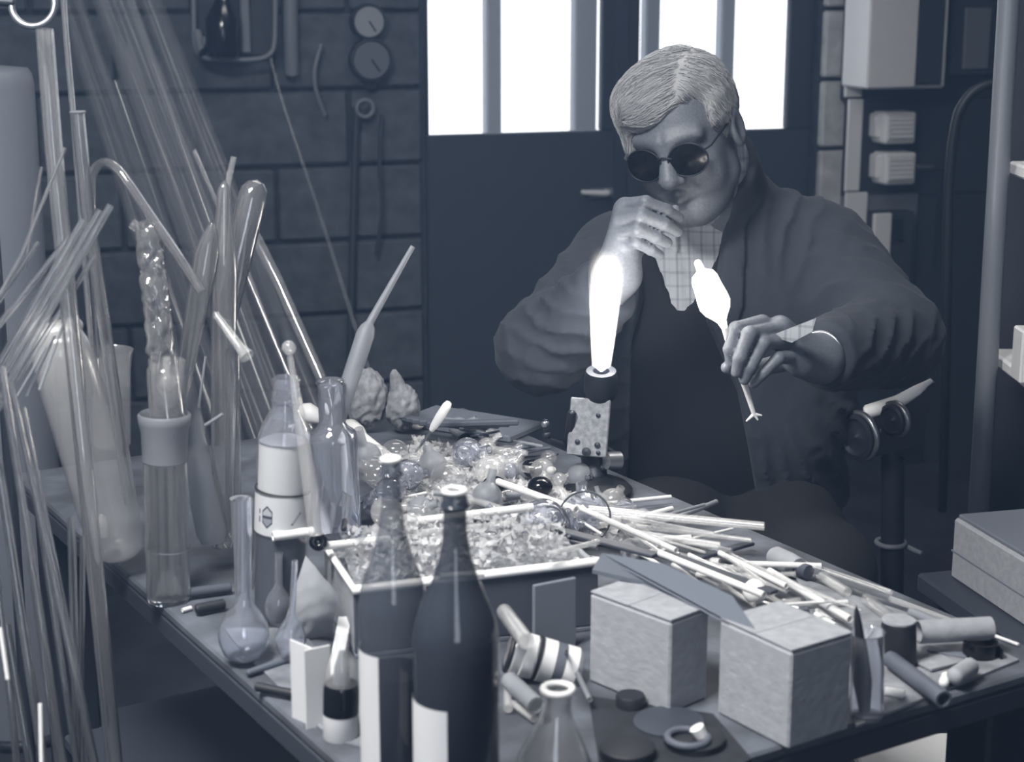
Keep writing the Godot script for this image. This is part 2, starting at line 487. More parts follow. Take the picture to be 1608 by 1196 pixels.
func build_door(x0: float, x1: float):
	var d := Node3D.new(); d.name = "door_1"; add_child(d); d.set_meta("kind", "structure")
	d.transform = ROOM * Transform3D(Basis(), Vector3(x0, 0, -0.06))
	var w := x1 - x0
	var bx := func(called: String, a: Vector2, b: Vector2, z0: float, z1: float, m: Material):
		return part(d, called, rbox(Vector3(b.x - a.x, b.y - a.y, z1 - z0), 0.004), m, Transform3D(Basis(), Vector3((a.x + b.x) / 2, (a.y + b.y) / 2, (z0 + z1) / 2)))
	var sill := wl(800, 209, -0.06).y; var sill2 := wl(1200, 203, -0.06).y
	var a0 := dx(683) - x0; var a1 := dx(957) - x0; var b0 := dx(1016) - x0; var b1 := dx(1252) - x0
	var mid := (a1 + b0) / 2
	for q in [[0.0, a0, a1, mid - 0.002, sill], [mid + 0.002, b0, b1, w, sill2]]:
		bx.call("leaf_panel", Vector2(q[0], 0.01), Vector2(q[3], q[4]), -0.03, 0.0, M.door_paint)
		bx.call("stile", Vector2(q[0], q[4]), Vector2(q[1], 2.14), -0.03, 0.002, M.frame_paint)
		bx.call("stile", Vector2(q[2], q[4]), Vector2(q[3], 2.14), -0.03, 0.002, M.frame_paint)
		bx.call("rail", Vector2(q[1], 2.06), Vector2(q[2], 2.14), -0.03, 0.002, M.frame_paint)
		bx.call("window_pane", Vector2(q[1], q[4]), Vector2(q[2], 2.06), -0.016, -0.012, pane("door_pane", 0.9, 0.04, 0.1))
	var st: MeshInstance3D = bx.call("meeting_strip", Vector2(mid - 0.02, 0.01), Vector2(mid + 0.02, 2.14), 0.002, 0.014, M.frame_paint)
	var h := wl(940, 303, -0.03); h.x -= x0; h.z += 0.06
	part(d, "door_handle", sweep(PackedVector3Array([Vector3(h.x + 0.03, h.y, 0), Vector3(h.x + 0.03, h.y, 0.035), Vector3(h.x + 0.015, h.y, 0.045), Vector3(h.x - 0.055, h.y + 0.006, 0.045)]), PackedFloat32Array([0.008, 0.008, 0.009, 0.007]), 10), M.pale_paint)
	part(d, "handle_plate", rbox(Vector3(0.075, 0.028, 0.008), 0.003), M.grey_paint, Transform3D(Basis(), Vector3(h.x + 0.02, h.y - 0.004, 0.004)))
	# the yard outside: pale posts a little behind the panes
	for u in [780.0, 925.0, 1030.0, 1148.0]:
		var p := wl(u, 100, -0.55)
		one("yard_post", rbox(Vector3(0.05 if u != 925.0 else 0.075, 2.6, 0.05), 0.006), mat("post_paint", G(0.62), 0.8), ROOM * Transform3D(Basis(), Vector3(p.x, 1.28, -0.6)), {780.0: "pale grey post outside behind the left door window", 925.0: "wider pale grey post outside at the right side of the left door window", 1030.0: "pale grey post outside just right of the door's middle stile", 1148.0: "pale grey post outside seen right of the man's hair"}[u], "post")
	struct("trim_1", rbox(Vector3(7.0, 0.1, 3.0), 0.01), mat("yard_ground", G(0.8), 0.9), ROOM * Transform3D(Basis(), Vector3(0.8, -0.06, -1.75)))

func build_bench():
	var A := T(685, 1332)
	var L := 1.225; var S := 0.725
	var t := thing("workbench", "long workbench with pale worn top and dark edge in the foreground", "workbench", Vector3(A.x, 0, A.z))
	t.basis = Basis(BX, Vector3.UP, -AX)
	t.basis = t.basis.orthonormalized()
	part(t, "bench_top", rbox(Vector3(S, 0.012, L), 0.003), M.bench_top, Transform3D(Basis(), Vector3(S / 2, TY - 0.006, -L / 2)))
	for q in [["apron", Vector3(S, 0.026, 0.03), Vector3(S / 2, TY - 0.025, -0.015)], ["apron", Vector3(S, 0.026, 0.03), Vector3(S / 2, TY - 0.025, -L + 0.015)], ["apron", Vector3(0.03, 0.026, L - 0.06), Vector3(0.015, TY - 0.025, -L / 2)], ["apron", Vector3(0.03, 0.026, L - 0.06), Vector3(S - 0.015, TY - 0.025, -L / 2)]]:
		part(t, q[0], rbox(q[1], 0.003), M.bench_edge, Transform3D(Basis(), q[2]))
	for x in [0.05, S - 0.05]:
		for z in [-0.05, -L + 0.05]: part(t, "leg", rbox(Vector3(0.06, TY - 0.038, 0.06), 0.004), M.dark_steel, Transform3D(Basis(), Vector3(x, (TY - 0.038) / 2, z)))
	part(t, "lower_shelf", rbox(Vector3(S - 0.05, 0.02, L - 0.05), 0.003), M.wood_and_shade_dark, Transform3D(Basis(), Vector3(S / 2, 0.4, -L / 2)))

# ------------------------------------------------------------------ the glassblower
var HX := Transform3D()
var J := {}

func fold(x: float) -> float:               # a row of soft-edged cloth folds, 0..1
	return pow(1.0 - absf(sin(x)), 1.4)

func torso(p: Vector3) -> float:
	var d := cone(p, J.yr, J.yl, 0.085, 0.09)
	d = smin(d, cone(p, J.nk, J.ch, 0.07, 0.135), 0.10)
	d = smin(d, cone(p, J.cr, J.cl, 0.125, 0.125), 0.10)
	d = smin(d, cone(p, J.br, J.bl, 0.145, 0.145), 0.12)
	return smin(d, cone(p, J.hr, J.hl, 0.135, 0.135), 0.1)

func arm(p: Vector3, s: Vector3, e: Vector3, w: Vector3, r0: float, r1: float, r2: float, k: float) -> float:
	var d := cone(p, s, e, r0, r1)
	var f := cone(p, e, w, r1, r2)
	if k > 0.0 and minf(d, f) < 0.03:
		var ab := e - s; var t := (p - s).dot(ab) / ab.length_squared()
		var nz := noise.get_noise_3d(p.x * 14.0, p.y * 14.0, p.z * 14.0)
		var side := (p - s - ab * t).normalized().dot(CB.x)
		d -= k * 0.6 * smoothstep(-0.1, 0.25, t) * fold(t * 11.0 - side * 4.2 + nz * 1.3)
		ab = w - e; t = (p - e).dot(ab) / ab.length_squared()
		var up := (p - e - ab * t).normalized().dot(Vector3.UP)
		f -= k * 0.7 * smoothstep(1.05, 0.75, t) * fold(t * 13.0 + up * 5.0 + nz * 1.3)
	return smin(d, f, 0.03)

func jacket_d(p: Vector3) -> float:
	var t := torso(p)
	var q := Vector2(p.x, p.y)
	if absf(t) < 0.06:
		var nz := noise.get_noise_3d(p.x * 9.0, p.y * 7.0, p.z * 9.0)
		# pulls that fan from the collar over the shoulder, and long drapes down the front
		var c := p - Vector3(J.fan.x, J.fan.y, J.fan.z)
		var ang := atan2(c.y, c.x)
		t -= 0.0075 * smoothstep(0.09, 0.2, Vector2(c.x, c.y).length()) * smoothstep(0.40, 0.3, Vector2(c.x, c.y).length()) * smoothstep(1.75, 1.35, ang) * fold(ang * 17.0 + nz * 1.5)
		t -= 0.005 * nz
		var lp := poly_dist(q, J.lapel)
		if p.z > J.ch.z: t = minf(t, smax(t - 0.010, lp, 0.004))
	t = smin(t, smax(cone(p, J.nk, J.ck, 0.088, 0.078), (p - J.ck).dot((J.ck - J.nk).normalized()) + 0.006, 0.008), 0.02)
	var open := -poly_dist(q, J.opening)
	if p.z > J.ch.z - 0.02: t = smax(t, open, 0.008)
	# sleeves end at the cuffs
	var a := smax(arm(p, J.sr, J.er, J.wr, 0.076, 0.062, 0.048, 0.010), (p - J.wr).dot((J.wr - J.er).normalized()), 0.008)
	var b := smax(arm(p, J.sl, J.el, J.wl, 0.083, 0.066, 0.048, 0.011), (p - J.wl).dot((J.wl - J.el).normalized()), 0.008)
	t = smin(t, minf(a, b), 0.035)
	t = smax(t, J.hem - p.y, 0.01)
	return t
func pullover_d(p: Vector3) -> float:
	var t := torso(p) + 0.012
	if p.z > J.ch.z - 0.03: t = smax(t, -poly_dist(Vector2(p.x, p.y), J.vee), 0.006)
	return smax(t, J.hem - 0.05 - p.y, 0.01)
func shirt_d(p: Vector3) -> float:
	var t := torso(p) + 0.019
	t = smin(t, cone(p, J.nk + Vector3(0, -0.02, 0), J.ck, 0.074, 0.066), 0.03)
	t = smax(t, (p - J.ck).dot((J.ck - J.nk).normalized()) - 0.012, 0.006)
	if absf(t) < 0.03 and p.z > J.ch.z:
		var q := Vector2(p.x, p.y)
		t = minf(t, smax(t - 0.007, minf(poly_dist(q, J.collar_l), poly_dist(q, J.collar_r)), 0.003))
		t = minf(t, smax(t - 0.0035, absf((q - J.plk[0]).dot(Vector2(0.99, 0.1))) - 0.013, 0.002))
	return smax(t, J.hem + 0.1 - p.y, 0.01)

func head_d(p: Vector3) -> float:
	var x := absf(p.x)
	var s := Vector3(x, p.y, p.z)
	var d := ell(p, Vector3(0, 0.035, -0.015), Vector3(0.077, 0.09, 0.099))
	d = smin(d, ell(p, Vector3(0, -0.028, 0.03), Vector3(0.066, 0.088, 0.064)), 0.03)
	d = smin(d, cone(s, Vector3(0.05, -0.062, 0.015), Vector3(0.012, -0.1, 0.068), 0.027, 0.021), 0.03)
	d = smin(d, ell(s, Vector3(0.04, -0.036, 0.058), Vector3(0.03, 0.034, 0.028)), 0.02)
	d = smin(d, ell(p, Vector3(0, -0.1, 0.03), Vector3(0.046, 0.03, 0.05)), 0.03)
	d = smin(d, cone(s, Vector3(0.008, 0.032, 0.086), Vector3(0.05, 0.034, 0.068), 0.012, 0.01), 0.016)
	d = smax(d, -(s - Vector3(0.032, 0.010, 0.103)).length() + 0.016, 0.012)
	d = smin(d, ell(s, Vector3(0.032, 0.01, 0.078), Vector3(0.015, 0.012, 0.013)), 0.004)
	d = smin(d, cone(p, Vector3(0, 0.016, 0.09), Vector3(0, -0.02, 0.111), 0.0095, 0.0165), 0.014)
	d = smin(d, ell(s, Vector3(0.0150, -0.026, 0.099), Vector3(0.0105, 0.0095, 0.012)), 0.006)
	d = smax(d, -((s - Vector3(0.008, -0.036, 0.107)).length() - 0.0042), 0.003)
	d = smin(d, cone(s, Vector3(0, -0.052, 0.0965), Vector3(0.022, -0.058, 0.083), 0.0065, 0.004), 0.005)
	d = smin(d, cone(s, Vector3(0, -0.065, 0.0955), Vector3(0.02, -0.062, 0.084), 0.0075, 0.004), 0.006)
	d = smax(d, -cone(s, Vector3(0, -0.0585, 0.106), Vector3(0.024, -0.06, 0.09), 0.0022, 0.0015), 0.003)
	d = smax(d, -cone(s, Vector3(0.019, -0.026, 0.100), Vector3(0.032, -0.052, 0.088), 0.002, 0.0015), 0.008)
	if x > 0.05:
		var e := ell(s, Vector3(0.083, -0.002, -0.012), Vector3(0.011, 0.035, 0.021))
		e = smax(e, -ell(s, Vector3(0.094, 0.0, -0.006), Vector3(0.008, 0.024, 0.012)), 0.005)
		d = smin(d, e, 0.006)
	d = smin(d, cone(p, Vector3(0, -0.05, -0.02), Vector3(0.0, -0.16, -0.06), 0.058, 0.06), 0.03)
	return d

func hair_d(p: Vector3) -> float:
	var lock := noise.get_noise_3d(p.x * 10.0 + p.y * 6.0, p.y * 34.0 - p.x * 10.0, p.z * 26.0)
	var d := ell(p, Vector3(-0.003, 0.042, -0.016), Vector3(0.089, 0.097, 0.110)) - 0.004 * lock
	# combed-over top: fuller on the man's right
	d = smin(d, ell(p, Vector3(-0.038, 0.09, 0.018), Vector3(0.048, 0.036, 0.062)), 0.03)
	d = smin(d, ell(p, Vector3(-0.07, 0.045, 0.028), Vector3(0.02, 0.058, 0.042)), 0.02)
	# parting on the man's left
	d = smax(d, -cone(p, Vector3(0.036, 0.135, 0.05), Vector3(0.03, 0.148, -0.04), 0.006, 0.006), 0.012)
	# face, ears and nape left free
	var hl := 0.05 + 0.03 * smoothstep(-0.05, 0.045, p.x) + 0.012 * lock
	var face := smax(-(p.z - (0.05 - 0.2 * absf(p.x))), p.y - hl, 0.02)
	face = smin(face, ell(p, Vector3(0, -0.03, 0.06), Vector3(0.078, 0.068, 0.06)), 0.01)
	d = smax(d, -face, 0.03)
	d = smin(d, ell(p, Vector3(-0.071, 0.028, 0.040), Vector3(0.013, 0.045, 0.030)) - 0.003 * lock, 0.012)
	d = smin(d, ell(p, Vector3(0.073, 0.047, 0.018), Vector3(0.009, 0.026, 0.03)) - 0.003 * lock, 0.012)
	d = smax(d, -ell(p, Vector3(0.09, -0.015, -0.012), Vector3(0.03, 0.04, 0.028)), 0.008)
	d = smax(d, -ell(p, Vector3(-0.09, -0.015, -0.012), Vector3(0.03, 0.04, 0.028)), 0.008)
	return smax(d, -0.055 - p.y, 0.02)

var fingers := []
var palm := []
func hand_d(p: Vector3) -> float:
	var d := 1e9
	for q in palm: d = smin(d, cone(p, q[0], q[1], q[2], q[3]), 0.018)
	var best := 1e9
	for f in fingers:
		var e := 1e9
		for k in f[0].size() - 1: e = smin(e, cone(p, f[0][k], f[0][k + 1], f[1][k], f[1][k + 1]), 0.004)
		best = smin(best, e, 0.0015)
	return smin(d, best, 0.009)

func hand(list: Array, pal: Array, V: PackedVector3Array, I: PackedInt32Array):
	fingers = []; palm = []
	var lo := Vector3(9, 9, 9); var hi := -lo
	for f in list:
		var pts := []; var rad := []
		for k in range(0, f.size(), 4):
			pts.append(W(f[k], f[k + 1], f[k + 2])); rad.append(f[k + 3] * 0.001)
		fingers.append([pts, rad])
		for q in pts:
			lo = lo.min(q); hi = hi.max(q)
	for f in pal:
		var a := W(f[0], f[1], f[2]); var b := W(f[4], f[5], f[6])
		palm.append([a, b, f[3] * 0.001, f[7] * 0.001])
		for q in [a, b]:
			lo = lo.min(q); hi = hi.max(q)
	var m := Vector3.ONE * 0.04
	nets(hand_d, lo - m, hi + m, 0.0028, V, I)

func build_person():
	var t := thing("person", "seated grey-haired glassblower in dark jacket and sunglasses, hand at his mouth, working behind the bench", "person")
	HX = Transform3D(Basis.from_euler(Vector3(0.40, -0.42, 0.20), EULER_ORDER_YXZ).scaled(Vector3.ONE * 0.92), W(1078, 214, 2.52))
	J = {"yr": W(1000, 415, 2.64), "yl": W(1258, 404, 2.66), "nk": W(1130, 335, 2.68), "ch": W(1125, 480, 2.66), "cr": W(1060, 500, 2.64), "cl": W(1235, 500, 2.66),
		"br": W(1075, 650, 2.64), "bl": W(1190, 650, 2.66), "hr": W(1080, 790, 2.70), "hl": W(1200, 790, 2.72),
		"sr": W(968, 415, 2.62), "er": W(853, 545, 2.42), "wr": W(958, 452, 2.31), "sl": W(1296, 412, 2.64), "el": W(1402, 530, 2.46), "wl": W(1290, 558, 2.26),
		"ck": HX * Vector3(0, -0.066, -0.038), "fan": W(1185, 560, 2.52), "hem": 0.60}
	J.lapel = flat([1150, 268, 1166, 262, 1194, 318, 1172, 346, 1158, 470, 1130, 540, 1102, 492, 1128, 400, 1146, 320], 2.56)
	J.opening = flat([1060, 330, 1152, 240, 1146, 320, 1128, 400, 1102, 492, 1150, 600, 1190, 790, 985, 790, 990, 520, 985, 420, 1000, 350], 2.56)
	J.vee = flat([1020, 380, 1060, 300, 1152, 230, 1150, 320, 1128, 400, 1084, 470, 1060, 484, 1040, 430], 2.55)
	J.collar_l = flat([1150, 250, 1156, 300, 1122, 352, 1085, 352, 1110, 318], 2.55)
	J.collar_r = flat([1080, 345, 1050, 330, 1030, 380, 1062, 392], 2.55)
	J.plk = flat([1058, 430], 2.55)
	# the body: one mesh of head, neck, trunk, arms and hands
	var V := PackedVector3Array(); var I := PackedInt32Array()
	nets(head_d, Vector3(-0.11, -0.21, -0.15), Vector3(0.11, 0.14, 0.14), 0.0032, V, I, HX)
	var head_end := V.size()
	hand([[1197, 506, 2.20, 11, 1156, 516, 2.165, 9.5, 1146, 548, 2.16, 8.5, 1148, 570, 2.165, 7.5], [1213, 520, 2.19, 11.5, 1177, 524, 2.15, 10, 1162, 562, 2.145, 9, 1157, 584, 2.15, 8],
		[1232, 536, 2.19, 11, 1199, 538, 2.155, 9.5, 1178, 576, 2.15, 8.5, 1169, 596, 2.155, 7.5], [1248, 560, 2.195, 10, 1222, 562, 2.165, 8.5, 1198, 586, 2.16, 7.5, 1183, 602, 2.165, 7],
		[1225, 570, 2.225, 13, 1190, 578, 2.21, 11, 1160, 582, 2.185, 9.5, 1141, 577, 2.17, 8]],
		[[1288, 562, 2.25, 26, 1225, 515, 2.205, 13], [1288, 562, 2.25, 26, 1250, 560, 2.205, 14], [1285, 575, 2.25, 22, 1258, 575, 2.21, 16], [1225, 515, 2.205, 13, 1250, 560, 2.205, 13], [1290, 560, 2.255, 27, 1330, 556, 2.30, 29]], V, I)
	hand([[982, 322, 2.285, 10.5, 1014, 318, 2.262, 9.5, 1046, 330, 2.27, 8.5, 1066, 342, 2.29, 7.5], [976, 343, 2.278, 11, 1008, 337, 2.25, 10, 1042, 351, 2.258, 9, 1064, 364, 2.28, 7.5],
		[977, 362, 2.278, 10.5, 1002, 358, 2.25, 9.5, 1030, 372, 2.258, 8.5, 1048, 381, 2.275, 7.5], [982, 380, 2.285, 9.5, 1000, 380, 2.26, 8.5, 1022, 392, 2.268, 7.5, 1036, 400, 2.28, 6.8],
		[990, 400, 2.31, 13, 1020, 370, 2.33, 11, 1046, 346, 2.325, 9.5, 1060, 330, 2.325, 8]],
		[[966, 428, 2.30, 27, 980, 330, 2.292, 11], [970, 428, 2.30, 27, 978, 362, 2.288, 12], [975, 430, 2.305, 24, 986, 385, 2.298, 14], [980, 330, 2.292, 11, 984, 378, 2.292, 11], [968, 432, 2.302, 27, 946, 470, 2.325, 29]], V, I)
	var body := func(p: Vector3) -> float:
		var d := torso(p) + 0.03
		d = smin(d, cone(p, J.nk, J.ck, 0.058, 0.054), 0.03)
		d = smin(d, arm(p, J.sr, J.er, J.wr, 0.05, 0.04, 0.03, 0.0), 0.02)
		return smin(d, arm(p, J.sl, J.el, J.wl, 0.05, 0.042, 0.03, 0.0), 0.02)
	nets(body, Vector3(-0.1, 0.4, -2.95), Vector3(0.75, 1.3, -2.1), 0.014, V, I)
	var col := PackedColorArray(); col.resize(V.size()); col.fill(Color(1, 1, 1))
	var HI := HX.affine_inverse()
	for k in head_end:
		var p: Vector3 = HI * V[k]; var x := absf(p.x)
		var c := 1.0
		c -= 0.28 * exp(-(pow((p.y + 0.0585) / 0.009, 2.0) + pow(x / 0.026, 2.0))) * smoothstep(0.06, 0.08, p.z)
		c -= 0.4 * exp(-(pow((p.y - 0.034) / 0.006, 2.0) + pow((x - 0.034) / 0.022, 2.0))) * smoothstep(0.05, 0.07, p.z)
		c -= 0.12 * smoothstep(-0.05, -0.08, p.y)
		col[k] = Color(c, c, c)
	part(t, "body", mesh_of(V, I, PackedVector3Array(), PackedVector2Array(), col), M.skin)
	# clothes
	var cloth := func(f: Callable, lo: Vector3, hi: Vector3, cell: float):
		var v := PackedVector3Array(); var i := PackedInt32Array()
		nets(f, lo, hi, cell, v, i)
		return mesh_of(v, i)
	part(t, "jacket", cloth.call(jacket_d, Vector3(-0.1, 0.55, -2.95), Vector3(0.75, 1.35, -2.1), 0.0052), M.jacket_cloth).set_meta("label", "dark grey jacket with creased sleeves and notched lapel")
	part(t, "pullover", cloth.call(pullover_d, Vector3(-0.05, 0.5, -2.95), Vector3(0.65, 1.3, -2.3), 0.009), M.pullover_wool)
	part(t, "shirt", cloth.call(shirt_d, Vector3(-0.05, 0.68, -2.9), Vector3(0.6, 1.35, -2.3), 0.0055), M.plaid_shirt).set_meta("label", "pale plaid open-necked shirt")
	var kr := W(1010, 900, 2.30); var kl := W(1290, 900, 2.34)
	var legs := func(p: Vector3) -> float:
		var d := cone(p, J.hr, J.hl, 0.125, 0.125)
		for s in [[J.hr, kr], [J.hl, kl]]:
			d = smin(d, cone(p, s[0], s[1], 0.10, 0.075), 0.05)
			d = smin(d, cone(p, s[1], Vector3(s[1].x, 0.1, s[1].z - 0.08), 0.074, 0.055), 0.03)
		return d
	part(t, "trousers", cloth.call(legs, Vector3(-0.1, 0.0, -2.95), Vector3(0.75, 0.85, -2.15), 0.012), M.trouser_cloth)
	for k in [kr, kl]:
		var sh := func(p: Vector3) -> float:
			var a := Vector3(k.x, 0.05, k.z - 0.08)
			return maxf(smin(cone(p, a + Vector3(0, 0.06, 0), a, 0.05, 0.05), cone(p, a, a + Vector3(0, -0.01, 0.19), 0.048, 0.04), 0.03), -p.y)
		part(t, "shoe", cloth.call(sh, Vector3(k.x - 0.08, -0.02, k.z - 0.2), Vector3(k.x + 0.08, 0.18, k.z + 0.2), 0.012), M.black_rubber)
	build_hair(t)
	# sunglasses: two dark lenses, wire rims, bridge and side arms
	var g := Node3D.new(); g.name = "sunglasses"; t.add_child(g); g.transform = HX
	for s in [-1.0, 1.0]:
		var o := Transform3D(Basis.from_euler(Vector3(PI / 2 - 0.12, 0, 0)).scaled(Vector3(1.2, 1, 1.08)), Vector3(s * 0.0365, 0.008, 0.103))
		o = Transform3D(Basis(Vector3.UP, s * 0.16), Vector3(0, 0, 0)) * o
		o.origin = Vector3(s * 0.0375, 0.006, 0.101)
		part(g, "lens", lathe([Vector2(0.0001, -0.0012), Vector2(0.0265, -0.003), Vector2(0.0268, -0.001), Vector2(0.018, 0.0014), Vector2(0.0001, 0.0026)], 28), M.black_gloss, o)
		part(g, "rim", torus(0.0268, 0.0013, 28), M.dark_steel, o)
		part(g, "side_arm", sweep(PackedVector3Array([Vector3(s * 0.066, 0.016, 0.094), Vector3(s * 0.074, 0.017, 0.085), Vector3(s * 0.080, 0.018, 0.03), Vector3(s * 0.083, 0.016, -0.02), Vector3(s * 0.083, -0.002, -0.036)]), PackedFloat32Array([0.0016, 0.0018, 0.0018, 0.0018, 0.0014]), 8), M.dark_steel if s > 0 else M.steel)  # side arm on the man's right: brighter steel for the light it catches
	part(g, "bridge", sweep(PackedVector3Array([Vector3(-0.012, 0.013, 0.104), Vector3(0, 0.019, 0.108), Vector3(0.012, 0.013, 0.104)]), PackedFloat32Array([0.0015, 0.0015, 0.0015]), 8), M.dark_steel)
	# metal watch strap on the raised wrist
	var wd: Vector3 = (J.wl - J.el).normalized()
	part(t, "wrist_strap", torus(0.033, 0.0028, 32), M.steel, to_axis(J.wl + wd * 0.004, J.wl + wd * 0.1))
	# pale corner of shirt cuff standing up at that wrist
	part(t, "shirt_cuff", prism(PackedVector2Array([Vector2(0, 0), Vector2(0.062, 0.03), Vector2(0.058, 0.012), Vector2(0.03, -0.006)]), 0.003), M.plaid_shirt, Transform3D(Basis(Vector3.UP, -0.5), W(1210, 527, 2.178)))
	# the stool he sits on
	var st := thing("stool", "dark round stool under the seated glassblower", "stool", Vector3(J.hr.x * 0.5 + J.hl.x * 0.5, 0, J.hr.z - 0.02))
	part(st, "seat", lathe([Vector2(0.0001, 0.34), Vector2(0.16, 0.34), Vector2(0.17, 0.35), Vector2(0.165, 0.375), Vector2(0.0001, 0.38)], 28), M.wood_and_shade_dark)
	for k in 4:
		var a := TAU * k / 4.0 + 0.5
		part(st, "leg", sweep(PackedVector3Array([Vector3(cos(a) * 0.17, 0, sin(a) * 0.17), Vector3(cos(a) * 0.12, 0.34, sin(a) * 0.12)]), PackedFloat32Array([0.014, 0.016]), 8), M.wood_and_shade_dark)
	# his work: the white-hot bulb on its rod, and the blow hose at his mouth
	var gb := thing("glass_bulb", "white-hot glowing glass bulb on a rod held in the man's lowered hand", "glass bulb", W(1140, 520, 2.165))
	var hot := mat("hot_glass", Color(1, 0.98, 0.95), 0.3); hot.emission_enabled = true; hot.emission = Color(1, 0.98, 0.95); hot.emission_energy_multiplier = 1.5
	var a := W(1138, 515, 2.165); var b := W(1094, 408, 2.19); var L := a.distance_to(b); var k := px(2.17)
	part(gb, "bulb", lathe(along([[0.0, 5], [0.10, 8], [0.16, 13], [0.24, 21], [0.34, 26], [0.45, 25.5], [0.6, 23], [0.72, 22], [0.80, 18], [0.845, 9], [0.86, 7], [0.97, 6], [1.0, 3]], L, k), 24), hot, to_axis(a, b), true)
	var c := W(1168, 600, 2.175); var e := W(1184, 650, 2.18)
	part(gb, "rod", sweep(PackedVector3Array([a, W(1150, 560, 2.17), c, e]), PackedFloat32Array([0.0042, 0.0038, 0.0045, 0.003]), 8), M.frosted_pale, Transform3D(), true)
	for q in [[1172, 661], [1190, 659], [1196, 652]]:
		part(gb, "splinter", sweep(PackedVector3Array([e, W(q[0], q[1], 2.18)]), PackedFloat32Array([0.003, 0.0012]), 6), M.frosted_pale, Transform3D(), true)
	var ol := OmniLight3D.new(); ol.name = "bulb_light"; add_child(ol); ol.position = W(1115, 455, 2.18); ol.light_energy = 0.02; ol.light_color = Color(1, 0.97, 0.92); ol.omni_range = 8; ol.omni_attenuation = 2; ol.light_size = 0.03; ol.shadow_enabled = true

func flat(q: Array, d: float) -> PackedVector2Array:
	var out := PackedVector2Array()
	for k in range(0, q.size(), 2):
		var p := W(q[k], q[k + 1], d); out.append(Vector2(p.x, p.y))
	return out

func build_hair(t: Node3D):
	var V := PackedVector3Array(); var I := PackedInt32Array()
	nets(hair_d, Vector3(-0.12, -0.08, -0.15), Vector3(0.12, 0.17, 0.13), 0.0034, V, I)
	# strands: thin tapering ribbons of hair laid along the combing direction over the cap
	var n0 := V.size(); var r2 := RandomNumberGenerator.new(); r2.seed = 5
	var nn := PackedVector3Array(); nn.resize(n0)
	for k in range(0, I.size(), 3):
		var c := (V[I[k + 2]] - V[I[k]]).cross(V[I[k + 1]] - V[I[k]])
		nn[I[k]] += c; nn[I[k + 1]] += c; nn[I[k + 2]] += c
	var SV := PackedVector3Array(); var SI := PackedInt32Array(); var SC := PackedColorArray()
	for k in 5200:
		var s := r2.randi() % n0
		var p := V[s]
		if p.z < -0.07: continue
		var nrm := nn[s].normalized()
		var pts := [p + nrm * 0.0008]
		var len := r2.randf_range(0.02, 0.045)
		var q := p
		for j in 4:
			# combing: from the parting across to the man's right and forward; on the left side downwards
			var dir := Vector3(-0.8, -0.15, 0.55) if q.x < 0.034 else Vector3(0.35, -0.8, -0.25)
			if q.x < -0.06: dir = Vector3(-0.15, -0.9, 0.3)
			dir += Vector3(r2.randf_range(-0.25, 0.25), r2.randf_range(-0.25, 0.25), r2.randf_range(-0.25, 0.25))
			dir = (dir - nrm * dir.dot(nrm)).normalized()
			q += dir * len / 4.0
			var g := hair_d(q)
			var gr := Vector3(hair_d(q + Vector3(0.002, 0, 0)) - g, hair_d(q + Vector3(0, 0.002, 0)) - g, hair_d(q + Vector3(0, 0, 0.002)) - g).normalized()
			q -= gr * (g - r2.randf_range(0.0004, 0.003)); nrm = gr
			pts.append(q)
		var c := r2.randf_range(0.6, 1.0)
		var b0 := SV.size()
		for j in 5:
			var f: Vector3 = (pts[mini(j + 1, 4)] - pts[maxi(j - 1, 0)]).normalized()
			var w := f.cross(nrm).normalized(); var rr := 0.0007 * (1.0 - 0.2 * j)
			for m in 3:
				var an := TAU * m / 3.0
				SV.append(pts[j] + (w * cos(an) + nrm * sin(an)) * rr); SC.append(Color(c, c, c))
		for j in 4:
			for m in 3:
				var i0 := b0 + j * 3 + m; var i1 := b0 + j * 3 + (m + 1) % 3
				SI.append_array([i0, i0 + 3, i1, i1, i0 + 3, i1 + 3])
	var col := PackedColorArray(); col.resize(n0); col.fill(Color(0.62, 0.62, 0.62))
	var h := part(t, "hair", mesh_of(V, I, PackedVector3Array(), PackedVector2Array(), col), M.grey_hair, HX)
	h.set_meta("label", "short grey hair combed across from a side parting")
	var st := part(h, "strands", mesh_of(SV, SI, PackedVector3Array(), PackedVector2Array(), SC), M.grey_hair)
	st.set_meta("kind", "stuff")

